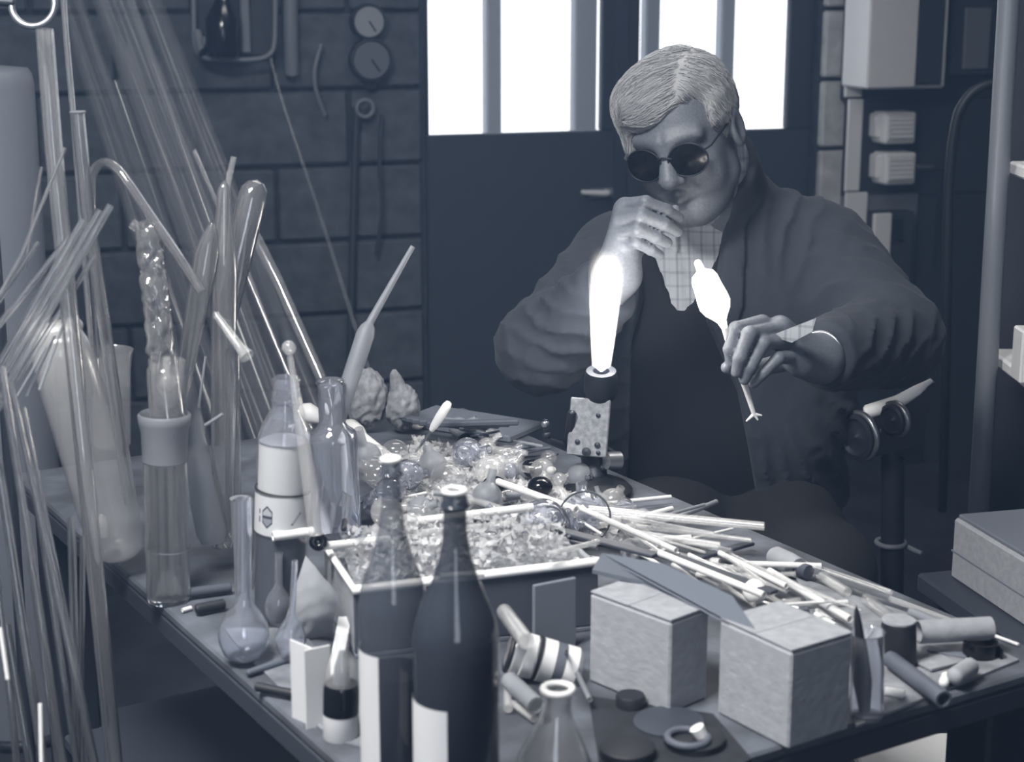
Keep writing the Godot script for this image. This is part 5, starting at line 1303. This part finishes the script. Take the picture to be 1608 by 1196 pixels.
	one("cork", lathe([Vector2(0.0001, 0), Vector2(0.006, 0), Vector2(0.007, 0.01), Vector2(0.0001, 0.012)], 12), M.white_glaze, Transform3D(Basis(Vector3(0, 0, 1), 0.5), T(1102, 1156, TY + 0.012)), "small white plug lying beside the hollow ring", "plug")

func slab(p: Array, th: float) -> ArrayMesh:
	var V := PackedVector3Array(); var I := PackedInt32Array(); var n := p.size()
	for s in [0.0, -th]:
		for q in p: V.append(q + Vector3(0, s, 0))
	for k in range(1, n - 1):
		I.append_array([0, k, k + 1, n, n + k + 1, n + k])
	for k in n:
		var a := k; var b := (k + 1) % n
		I.append_array([a, a + n, b, b, a + n, b + n])
	var fv := PackedVector3Array(); var fi := PackedInt32Array()
	for k in I: fv.append(V[k])
	for k in fv.size(): fi.append(k)
	return mesh_of(fv, fi)

func sheet(called: String, c: Array, label: String, m: String, tone: float):
	var mm := mat(m, G(tone), 0.85)
	var V := PackedVector3Array(); var I := PackedInt32Array(); var P := []
	for q in c: P.append(T(q[0], q[1], TY + q[2] + 0.002))
	for r in 11:
		for s in 11:
			var p: Vector3 = P[0].lerp(P[1], s / 10.0).lerp(P[3].lerp(P[2], s / 10.0), r / 10.0)
			V.append(p + Vector3(0, 0, 1) * 0.004 * noise.get_noise_2d(p.x * 60, p.y * 60 + p.z * 30))
	var n := V.size()
	for k in n: V.append(V[k] + Vector3(-0.0003, -0.0003, -0.0006))
	for r in 10:
		for s in 10:
			var a := r * 11 + s
			I.append_array([a, a + 1, a + 11, a + 1, a + 12, a + 11, n + a, n + a + 11, n + a + 1, n + a + 1, n + a + 11, n + a + 12])
	one(called, mesh_of(V, I), mm, Transform3D(), label, "paper")

# a carton from its near bottom corner, the two other bottom corners in view and the height of the near top corner
func carton(called: String, label: String, near: Array, left: Array, right: Array, vtop: float, m: Material):
	var P := T(near[0], near[1]); var A := T(left[0], left[1]); var B := T(right[0], right[1])
	var x := (B - P); var z := (A - P)
	var bi := (x.normalized() + z.normalized()).normalized(); var sg := signf(x.cross(z).y)
	var X := bi.rotated(Vector3.UP, -sg * PI / 4); var Z := bi.rotated(Vector3.UP, sg * PI / 4)
	var w := x.length(); var dp := z.length(); var h := W(near[0], vtop, -P.z).y - TY
	var t := thing(called, label, "carton", P)
	t.basis = Basis(X, Vector3.UP, -Z) if X.cross(Vector3.UP).dot(-Z) > 0 else Basis(X, Vector3.UP, Z)
	var s := -1.0 if X.cross(Vector3.UP).dot(-Z) > 0 else 1.0
	part(t, "body", rbox(Vector3(w, h - 0.003, dp), 0.002), m, Transform3D(Basis(), Vector3(w / 2, h / 2 - 0.001, s * dp / 2)))
	part(t, "lid_flap", rbox(Vector3(w * 0.985, 0.0022, dp * 0.495), 0.0008), m, Transform3D(Basis(Vector3.RIGHT, 0.0), Vector3(w / 2, h, s * dp * 0.25)))
	part(t, "lid_flap", rbox(Vector3(w * 0.985, 0.0022, dp * 0.49), 0.0008), m, Transform3D(Basis(), Vector3(w / 2, h, s * dp * 0.75)))

# ------------------------------------------------------------------ the right corner of the bench
func build_right_table():
	var d := D(1362, 1126)
	var t := thing("beaker", "narrow straight glass beaker at the front bench edge right of the larger carton", "beaker", T(1362, 1126))
	jpart(t, "glass_wall", [1362, 1126, d, 1362, 992, d], [[0, 0.1], [0, 25], [0.03, 28], [0.97, 28], [1.0, 29.5], [0.98, 26], [0.06, 26], [0.05, 0.1]], "solid_glass", 32)
	jpart(t, "thick_base", [1362, 1126, d, 1362, 1114, d], [[0, 0.1], [0, 24], [0.3, 26], [1, 26], [1, 0.1]], "milky_glass", 32)
	var b := thing("brush", "dark pointed brush standing in the narrow beaker", "brush", W(1354, 1110, d))
	jpart(b, "handle", [1358, 1112, d, 1350, 1000, d], [[0, 0.1], [0.0, 9], [0.4, 16], [0.7, 13], [1, 8]], "dark_panel", 16)
	jpart(b, "tip", [1350, 1002, d, 1344, 948, d], [[0, 8], [0.4, 7], [0.8, 4], [1, 0.1]], "black_rubber", 14)
	d = D(1413, 1046)
	jar("rubber_bung", "dark flat-topped rubber bung behind the narrow beaker", "rubber bung", [1413, 1046, d, 1411, 976, d], [[0, 0.1], [0, 27], [0.05, 28], [0.93, 29], [1, 27.5], [1, 0.1]], "black_rubber")
	one("cardboard_disc", lathe([Vector2(0.0001, 0), Vector2(28 * px(d), 0), Vector2(28 * px(d), 0.002), Vector2(0.0001, 0.002)], 28), M.cardboard, Transform3D(Basis(), W(1411, 975, d)), "grey disc lying on top of the dark rubber bung", "disc")
	lying("rubber_hose", [1398, 1034, 1482, 1098], 15, "grey_rubber", "short grey rubber hose lying towards the bench edge beside the beaker", "rubber hose", "", 0.0)
	lying("paper_roll", [1442, 992, 1556, 986], 20, "cardboard", "pale roll of paper lying at the far right of the bench", "paper roll", "", 0.008, 0.12)
	one("card_piece", rbox(Vector3(0.035, 0.003, 0.025), 0.0005), M.cardboard, Transform3D(Basis(Vector3.UP, 0.5), T(1470, 1040, TY + 0.006)), "square grey card piece lying right of the rubber bung", "card piece")
	one("card_piece", rbox(Vector3(0.04, 0.002, 0.012), 0.0005), M.cardboard_dark, Transform3D(Basis(Vector3.UP, -0.5), T(1488, 1024, TY + 0.004)), "narrow dark card piece behind the square one on the bench", "card piece")
	lying("cork", [1500, 1062, 1524, 1046], 16, "cardboard", "fat cork lying on its side near the right bench edge", "cork", "", 0.0, 0.0)
	lying("cork", [1482, 1072, 1486, 1062], 9, "white_glaze", "small pale cone-shaped plug left of the fat cork", "plug", "", 0.0, 0.0)
	var rg := thing("tape_ring", "dark open tape ring standing on the bench at the far right", "ring", T(1538, 1032))
	part(rg, "ring", lathe([Vector2(0.016, 0), Vector2(0.0175, 0.001), Vector2(0.0175, 0.018), Vector2(0.0145, 0.018), Vector2(0.0145, 0), Vector2(0.016, 0)], 28), M.black_gloss)
	part(rg, "loose_end", rbox(Vector3(0.003, 0.018, 0.012), 0.001), M.black_gloss, Transform3D(Basis(), Vector3(0.019, 0.004, 0.006)))
	# cork-handled torch at the far edge
	var c := thing("torch", "glass torch with a cork handle lying along the far bench edge", "torch", T(1232, 880))
	jpart(c, "cork_handle", [1214, 872, D(1214, 890), 1254, 892, D(1254, 910)], [[0, 0.1], [0.0, 14], [0.1, 18], [0.6, 19], [1, 17], [1, 0.1]], "cardboard", 20)
	jpart(c, "sleeve", [1252, 890, D(1252, 909), 1270, 898, D(1270, 917)], [[0, 13], [1, 12], [1, 0.1]], "wood_and_shade_dark", 16)
	jpart(c, "glass_barrel", [1268, 892, D(1268, 912), 1400, 940, D(1400, 951)], [[0, 10], [0.8, 11], [1, 7]], "glass", 16)
	jpart(c, "tip", [1398, 940, D(1398, 951), 1500, 976, D(1500, 981)], [[0, 6], [1, 4]], "milky_glass", 10)
	one("white_ball", ball(21 * px(1.72), 20), M.white_glaze, Transform3D(Basis(), W(1186, 928, 1.72)), "round white knob on the rod behind the larger carton", "knob")
	for q in [[1290, 905, 1330, 930, 9, "milky_glass", "cloudy glass stub beside the torch"], [1360, 940, 1420, 985, 10, "dusty_glass", "dusty glass tube end behind the rubber bung"], [1430, 960, 1500, 990, 8, "frosted_glass", "frosted glass tube lying behind the paper roll"], [1500, 975, 1600, 1012, 3, "frosted_pale", "thin white rod along the far right bench edge"], [1390, 1085, 1420, 1090, 8, "paper", "white paper scrap lying between the beaker and the hose"]]:
		lying("glass_tube", q.slice(0, 4), q[4], q[5], q[6], "glass tube", "", 0.0)
	# white sheets on the shelf below
	var wb := thing("white_box", "white-topped box standing on the floor behind the right end of the bench", "box", Vector3(0.55, 0, -2.06))
	part(wb, "body", rbox(Vector3(0.15, 0.405, 0.24), 0.004), M.cardboard_dark, Transform3D(Basis(), Vector3(0, 0.2025, 0)))
	part(wb, "lid", rbox(Vector3(0.16, 0.02, 0.25), 0.003), M.white_paint, Transform3D(Basis(), Vector3(0, 0.4155, 0)))

# ------------------------------------------------------------------ things on the back wall, left of the door
func on_wall(u: float, v: float, off: float) -> Vector3: return ROOM * wl(u, v, off)
func wr(u: float, v: float, r: float) -> float: return r * px(-on_wall(u, v, 0.0).z)

func build_wall_things():
	var zb := Transform3D(ROOM.basis * Basis(Vector3.RIGHT, PI / 2), Vector3.ZERO)
	for q in [[578, 34, 27, "upper round pressure gauge on the block wall left of the door", 0.6], [582, 94, 33, "lower larger round pressure gauge on the block wall left of the door", 0.42]]:
		var t := thing("pressure_gauge", q[3], "gauge", on_wall(q[0], q[1], 0.03))
		t.basis = zb.basis
		var r := wr(q[0], q[1], q[2])
		part(t, "case", lathe([Vector2(0.0001, -0.028), Vector2(r * 0.9, -0.028), Vector2(r, -0.02), Vector2(r, 0.014), Vector2(r * 0.9, 0.018), Vector2(r * 0.86, 0.012), Vector2(0.0001, 0.012)], 30), M.dark_panel)
		part(t, "dial", lathe([Vector2(0.0001, 0.0135), Vector2(r * 0.84, 0.0135), Vector2(r * 0.84, 0.012)], 30), mat("dial_%d" % q[1], G(q[4]), 0.5))
		part(t, "hand", rbox(Vector3(r * 0.08, 0.002, r * 0.7), 0.0005), M.dark_steel, Transform3D(Basis(Vector3.UP, 0.6), Vector3(r * 0.18, 0.0155, r * 0.25)))
		part(t, "pipe_stub", rbox(Vector3(r * 0.5, 0.02, r * 0.5), 0.004), M.dark_steel, Transform3D(Basis(), Vector3(0, -0.01, r * 1.15)))
	var h := thing("hose_union", "small ring-shaped pipe union below the two gauges", "pipe fitting", on_wall(573, 170, 0.04)); h.basis = zb.basis
	part(h, "ring", torus(wr(573, 170, 13), 0.006, 24), M.grey_paint)
	part(h, "boss", lathe([Vector2(0.0001, -0.04), Vector2(0.014, -0.04), Vector2(0.014, 0.004), Vector2(0.0001, 0.006)], 16), M.dark_panel)
	var wire := func(called: String, q: Array, r: float, m: String, label: String, cat: String):
		var pts := PackedVector3Array(); var rad := PackedFloat32Array(); var s := smooth_path(q, 16)
		for k in range(0, s.size(), 3):
			pts.append(on_wall(s[k], s[k + 1], s[k + 2])); rad.append(r)
		var o := pts[0]
		for k in pts.size(): pts[k] -= o
		one(called, sweep(pts, rad, 8), M[m], Transform3D(Basis(), o), label, cat)
	wire.call("gas_pipe", [560, 170, 0.03, 556, 300, 0.03, 552, 460, 0.03, 545, 700, 0.03], 0.010, "dark_panel", "dark vertical gas pipe running down the block wall below the gauges", "pipe")
	wire.call("gas_hose", [504, 70, 0.04, 494, 110, 0.05, 497, 145, 0.05, 510, 180, 0.04], 0.006, "grey_paint", "short curved grey hose hanging left of the gauges", "hose")
	wire.call("gas_hose", [600, 180, 0.04, 596, 260, 0.05, 600, 330, 0.05, 590, 400, 0.04], 0.005, "dark_panel", "thin dark hose hanging down right of the gas pipe", "hose")
	wire.call("gas_pipe", [455, -20, 0.05, 456, 50, 0.05, 458, 115, 0.04], 0.02, "grey_paint", "short thick grey pipe coming down from the top of the block wall", "pipe")
	# wire bracket with a dark bottle, upper left
	var b := thing("wall_bracket", "rounded metal bracket on the wall at the top left, holding a dark bottle shape", "bracket", on_wall(368, 92, 0.06))
	var pts := PackedVector3Array(); var rad := PackedFloat32Array(); var s := smooth_path([304, -30, 0.1, 305, 60, 0.1, 314, 86, 0.1, 340, 93, 0.1, 400, 93, 0.1, 424, 84, 0.1, 431, 60, 0.1, 432, -30, 0.1], 28)
	for k in range(0, s.size(), 3):
		pts.append(on_wall(s[k], s[k + 1], s[k + 2])); rad.append(0.007)
	part(b, "frame", sweep(pts, rad, 8), M.grey_paint, Transform3D(), true)
	part(b, "back_plate", rbox(Vector3(wr(368, 0, 60) * 2, wr(368, 0, 130), 0.02), 0.004), M.dark_panel, ROOM * Transform3D(Basis(), wl(368, 20, 0.04)), true)
	part(b, "strap", rbox(Vector3(wr(368, 0, 7) * 2, wr(368, 0, 120), 0.02), 0.004), M.grey_paint, ROOM * Transform3D(Basis(), wl(384, 20, 0.08)), true)
	part(b, "hook", sweep(PackedVector3Array([on_wall(310, 50, 0.1), on_wall(318, 82, 0.12), on_wall(322, 60, 0.12)]), PackedFloat32Array([0.012, 0.014, 0.008]), 8), M.grey_paint, Transform3D(), true)
	var bt := thing("dark_bottle", "dark round bottle hanging inside the rounded bracket on the wall", "bottle", on_wall(352, 85, 0.13))
	var dd := -on_wall(352, 60, 0.13).z
	jpart(bt, "body", [350, 88, dd, 350, -10, dd], [[0, 0.1], [0, 22], [0.1, 27], [0.6, 27], [0.85, 14], [1, 10]], "black_gloss", 20)
	jpart(bt, "cap", [350, -10, dd, 350, -26, dd], [[0, 12], [0.9, 12], [1, 0.1]], "dark_steel", 16)
	# gas cylinder at the far left
	var g := thing("gas_cylinder", "pale grey gas cylinder standing at the left edge behind the tubes", "gas cylinder", Vector3(W(-22, 300, 3.1).x, 0, -3.1))
	var r := 84 * px(3.1); var top := W(0, 112, 3.1 - r).y
	part(g, "body", lathe([Vector2(0.0001, 0), Vector2(r * 0.95, 0), Vector2(r, 0.02), Vector2(r, top - 0.03), Vector2(r * 0.97, top - 0.01), Vector2(r * 0.9, top), Vector2(0.0001, top + 0.01)], 36), M.grey_paint)
	part(g, "valve", lathe([Vector2(0.0001, top), Vector2(0.02, top), Vector2(0.02, top + 0.07), Vector2(0.0001, top + 0.08)], 14), M.dark_steel)
	part(g, "foot_ring", torus(r * 0.98, 0.012, 32), M.dark_steel, Transform3D(Basis(), Vector3(0, 0.013, 0)))

# ------------------------------------------------------------------ switchgear, rack and stand on the right
func wbox(parent: Node3D, called: String, u0: float, v0: float, u1: float, v1: float, o0: float, o1: float, m: String) -> MeshInstance3D:
	var a := wl(u0, v0, o1); var b := wl(u1, v1, o1)
	return part(parent, called, rbox(Vector3(absf(b.x - a.x), absf(b.y - a.y), o1 - o0), 0.006), M[m], ROOM * Transform3D(Basis(), Vector3((a.x + b.x) / 2, (a.y + b.y) / 2, (o0 + o1) / 2)), true)

func build_right_side():
	var b := thing("switch_board", "tall pale-edged mounting board for the switchgear right of the door", "mounting board", on_wall(1400, 300, 0.01))
	wbox(b, "upper_board", 1341, -80, 1640, 152, 0.002, 0.05, "dark_panel")
	wbox(b, "middle_board", 1338, 156, 1620, 300, 0.002, 0.05, "dark_panel")
	wbox(b, "lower_board", 1332, 303, 1432, 520, 0.002, 0.05, "grey_paint")
	wbox(b, "added_dark_side", 1433, 303, 1660, 1100, 0.002, 0.04, "dark_panel")  # dark panel added to darken the wall below the switchgear
	wbox(b, "added_dark_lower", 1312, 522, 1431, 1100, 0.002, 0.04, "dark_panel")  # also added, darkening the wall behind the roller stand
	for q in [[1338, 1354, -80, 152], [1334, 1350, 156, 300]]: wbox(b, "edge_strip", q[0], q[2], q[1], q[3], 0.05, 0.062, "pale_paint")
	wbox(b, "edge_strip", 1329, 303, 1353, 520, 0.05, 0.062, "pale_paint")
	var p := thing("switch_cabinet", "large pale metal switch cabinet at the top of the board right of the door", "switch cabinet", on_wall(1410, 60, 0.06))
	wbox(p, "case", 1376, -90, 1484, 138, 0.0505, 0.21, "pale_paint")
	wbox(p, "front_cover", 1384, -84, 1478, 132, 0.21, 0.225, "dark_panel")
	wbox(p, "front_cover", 1372, -84, 1438, 138, 0.211, 0.232, "pale_paint")
	wbox(p, "conduit", 1366, -90, 1374, 40, 0.05, 0.07, "dark_steel")
	var q2 := thing("fuse_box", "dark tall box beside the pale switch cabinet at the top right", "fuse box", on_wall(1540, 40, 0.06))
	wbox(q2, "case", 1500, -90, 1560, 118, 0.05, 0.14, "dark_panel")
	wbox(q2, "door", 1518, 12, 1552, 108, 0.14, 0.15, "grey_paint")
	for k in 2:
		var v: float = [177.0, 241.0][k]
		var s := thing("wall_socket", ["upper of the two pale socket boxes beside the door", "lower of the two pale socket boxes beside the door, with a plugged lead"][k], "socket box", on_wall(1408, v + 25, 0.06))
		wbox(s, "back_box", 1378, v + 2, 1396, v + 40, 0.05, 0.10, "pale_paint")
		wbox(s, "housing", 1392, v, 1438, v + 48, 0.05, 0.13, "pale_paint")
		wbox(s, "flap", 1396, v + 5, 1436, v + 42, 0.13, 0.138, "white_paint")
		for j in 5: wbox(s, "rib", 1398, v + 9 + j * 7, 1434, v + 11 + j * 7, 0.138, 0.141, "pale_paint")
		for j in 2: wbox(s, "screw_lug", 1384, v + 0 + j * 36, 1392, v + 7 + j * 36, 0.05, 0.09, "dark_steel")
	var l := thing("plug_lead", "thin lead with a metal plug hanging from the lower socket box", "plug lead", on_wall(1450, 264, 0.1))
	var pt := PackedVector3Array()
	for q in [[1440, 262, 0.1], [1464, 262, 0.11], [1482, 266, 0.1], [1472, 330, 0.08], [1466, 420, 0.07]]: pt.append(on_wall(q[0], q[1], q[2]))
	part(l, "plug", sweep(PackedVector3Array([pt[0], pt[1]]), PackedFloat32Array([0.009, 0.007]), 10), M.steel, Transform3D(), true)
	part(l, "cord", sweep(pt.slice(1), PackedFloat32Array([0.004, 0.004, 0.004, 0.004]), 8), M.dark_steel, Transform3D(), true)
	var sw := thing("isolator", "narrow pale upright isolator switch on the lower board right of the man's shoulder", "isolator switch", on_wall(1400, 380, 0.06))
	wbox(sw, "case", 1376, 334, 1432, 450, 0.05, 0.11, "dark_panel")
	wbox(sw, "cover", 1374, 336, 1396, 448, 0.11, 0.125, "pale_paint")
	wbox(sw, "button", 1402, 345, 1418, 378, 0.11, 0.12, "black_rubber")
	var hp := PackedVector3Array(); var hr := PackedFloat32Array(); var s2 := smooth_path([1600, 128, 3.6, 1545, 135, 3.6, 1515, 160, 3.6, 1500, 200, 3.6, 1490, 300, 3.6, 1486, 520, 3.6, 1480, 800, 3.7], 26)
	for k in range(0, s2.size(), 3):
		hp.append(W(s2[k], s2[k + 1], s2[k + 2])); hr.append(0.011)
	one("black_hose", sweep(hp, hr, 10), M.dark_steel, Transform3D(), "thick dark hose arching down behind the rack pole on the right", "hose")
	# rack: pole, shelves
	var rk := thing("storage_rack", "steel storage rack with a pale round pole at the right edge", "rack", Vector3(W(1550, 600, 2.75).x, 0, -2.75))
	var x := W(1551, 600, 2.75).x
	part(rk, "pole", sweep(PackedVector3Array([Vector3(W(1575, 0, 2.75).x + 0.004, 2.2, -2.75), Vector3(W(1531, 940, 2.75).x, 0.0, -2.75)]), PackedFloat32Array([0.0175, 0.0175]), 16), mat("pole_paint", G(0.52), 0.4, 0.2), Transform3D(), true)
	for q in [[268, 14], [575, 20]]:
		var y := W(1600, q[0], 2.75).y
		part(rk, "shelf", rbox(Vector3(0.6, 0.022, 0.36), 0.004), M.pale_paint, Transform3D(Basis(), Vector3(x + 0.325, y, -2.62 if q[0] == 268 else -2.66)), true)
	part(rk, "rear_pole", sweep(PackedVector3Array([Vector3(x + 0.62, 2.2, -2.9), Vector3(x + 0.62, 0.0, -2.9)]), PackedFloat32Array([0.0175, 0.0175]), 12), M.grey_paint, Transform3D(), true)
	part(rk, "back_panel", rbox(Vector3(0.6, 2.0, 0.01), 0.002), M.dark_panel, Transform3D(Basis(), Vector3(x + 0.34, 1.0, -2.95)), true)
	one("small_box", rbox(Vector3(0.05, 0.085, 0.05), 0.003), M.white_paint, Transform3D(Basis(), Vector3(W(1622, 540, 2.6).x, W(1600, 575, 2.75).y + 0.011 + 0.0425, -2.6)), "small white box standing on the rack's lower shelf at the right edge", "box")
	one("flat_box", rbox(Vector3(0.3, 0.012, 0.2), 0.002), M.cardboard, Transform3D(Basis(), Vector3(x + 0.2, W(1600, 268, 2.75).y + 0.017, -2.64)), "flat pale box lying on the rack's upper shelf", "box")
	var cx := T(1540, 990, 0.42)
	var cb := thing("storage_carton", "large pale storage carton on a low stand at the right edge below the rack", "carton", Vector3(W(1640, 950, 2.3).x, 0.0, -2.3))
	var top := W(1560, 868, 2.25).y; var bot := W(1540, 1010, 2.15).y
	part(cb, "body", rbox(Vector3(0.26, top - bot, 0.3), 0.004), M.cardboard, Transform3D(Basis(Vector3.UP, 0.25), Vector3(0.055, (top + bot) / 2, 0)))
	part(cb, "seam", rbox(Vector3(0.262, 0.003, 0.302), 0.001), M.cardboard_dark, Transform3D(Basis(Vector3.UP, 0.25), Vector3(0.055, lerpf(bot, top, 0.45), 0)))
	part(cb, "lid", rbox(Vector3(0.25, 0.006, 0.29), 0.002), M.cardboard_dark, Transform3D(Basis(Vector3.UP, 0.25), Vector3(0.055, top + 0.003, 0)))
	var st := thing("low_stand", "low dark stand under the storage carton on the right", "stand", Vector3(W(1640, 950, 2.3).x + 0.055, 0.0, -2.3))
	part(st, "top", rbox(Vector3(0.34, 0.03, 0.36), 0.004), M.dark_panel, Transform3D(Basis(Vector3.UP, 0.25), Vector3(0, bot - 0.015, 0)))
	for sx in [-0.13, 0.13]:
		for sz in [-0.14, 0.14]: part(st, "leg", rbox(Vector3(0.03, bot - 0.03, 0.03), 0.003), M.dark_panel, Transform3D(Basis(Vector3.UP, 0.25), Vector3(0, (bot - 0.03) / 2, 0) + Basis(Vector3.UP, 0.25) * Vector3(sx, 0, sz)))
	# roller stand beside the man's elbow
	var d := 2.6
	var rs := thing("roller_stand", "dark roller stand with two wheels on a column beside the man's elbow", "roller stand", Vector3(W(1402, 900, d).x, 0, -d))
	jpart(rs, "column", [1398, 1345, d, 1402, 720, d], [[0, 19], [1, 19]], "dark_steel", 20)
	jpart(rs, "base", [1398, 1346, d, 1398, 1325, d], [[0, 0.1], [0, 100], [0.6, 92], [1, 24]], "dark_steel", 28)
	part(rs, "collar", torus(23 * px(d), 0.0045, 28), M.grey_paint, Transform3D(Basis(), W(1399, 852, d)), true)
	part(rs, "clamp_screw", sweep(PackedVector3Array([W(1418, 856, d), W(1446, 868, d - 0.03)]), PackedFloat32Array([0.005, 0.004]), 8), M.grey_paint, Transform3D(), true)
	jpart(rs, "upper_column", [1402, 852, d, 1400, 700, d], [[0, 14], [1, 14]], "dark_steel", 18)
	var bar := PackedVector2Array()
	for q in [[1348, 650], [1372, 642], [1410, 630], [1440, 612], [1464, 596], [1464, 616], [1450, 660], [1448, 690], [1400, 706], [1356, 716], [1342, 700]]:
		var w := W(q[0], q[1], d); bar.append(Vector2(w.x, w.y))
	part(rs, "bracket", prism(bar, 0.03), M.dark_steel, Transform3D(Basis(), Vector3(0, 0, -d)), true)
	part(rs, "bracket_top", sweep(PackedVector3Array([W(1362, 647, d - 0.01), W(1410, 631, d - 0.01), W(1440, 613, d - 0.01), W(1462, 598, d - 0.01)]), PackedFloat32Array([0.012, 0.011, 0.009, 0.004]), 10), M.pale_paint, Transform3D(), true)
	for q in [[1350, 684, 38, 1.0], [1406, 658, 27, 0.9]]:
		var c := W(q[0], q[1], d - 0.03); var r: float = q[2] * px(d)
		var ax := Vector3(-0.82, -0.05, 0.57).normalized()
		part(rs, "wheel", lathe([Vector2(0.0001, -0.012), Vector2(r * 0.8, -0.012), Vector2(r * 0.97, -0.010), Vector2(r, 0.0), Vector2(r * 0.97, 0.010), Vector2(r * 0.8, 0.012), Vector2(r * 0.7, 0.006), Vector2(r * 0.25, 0.006), Vector2(0.0001, 0.012)], 32), M.dark_steel, to_axis(c, c + ax), true)
		part(rs, "tyre", torus(r * 0.98, 0.0055, 36), M.steel, to_axis(c, c + ax), true)
	part(rs, "name_plate", rbox(Vector3(0.012, 0.008, 0.002), 0.0005), M.white_paint, Transform3D(Basis(), W(1377, 677, d - 0.035)), true)
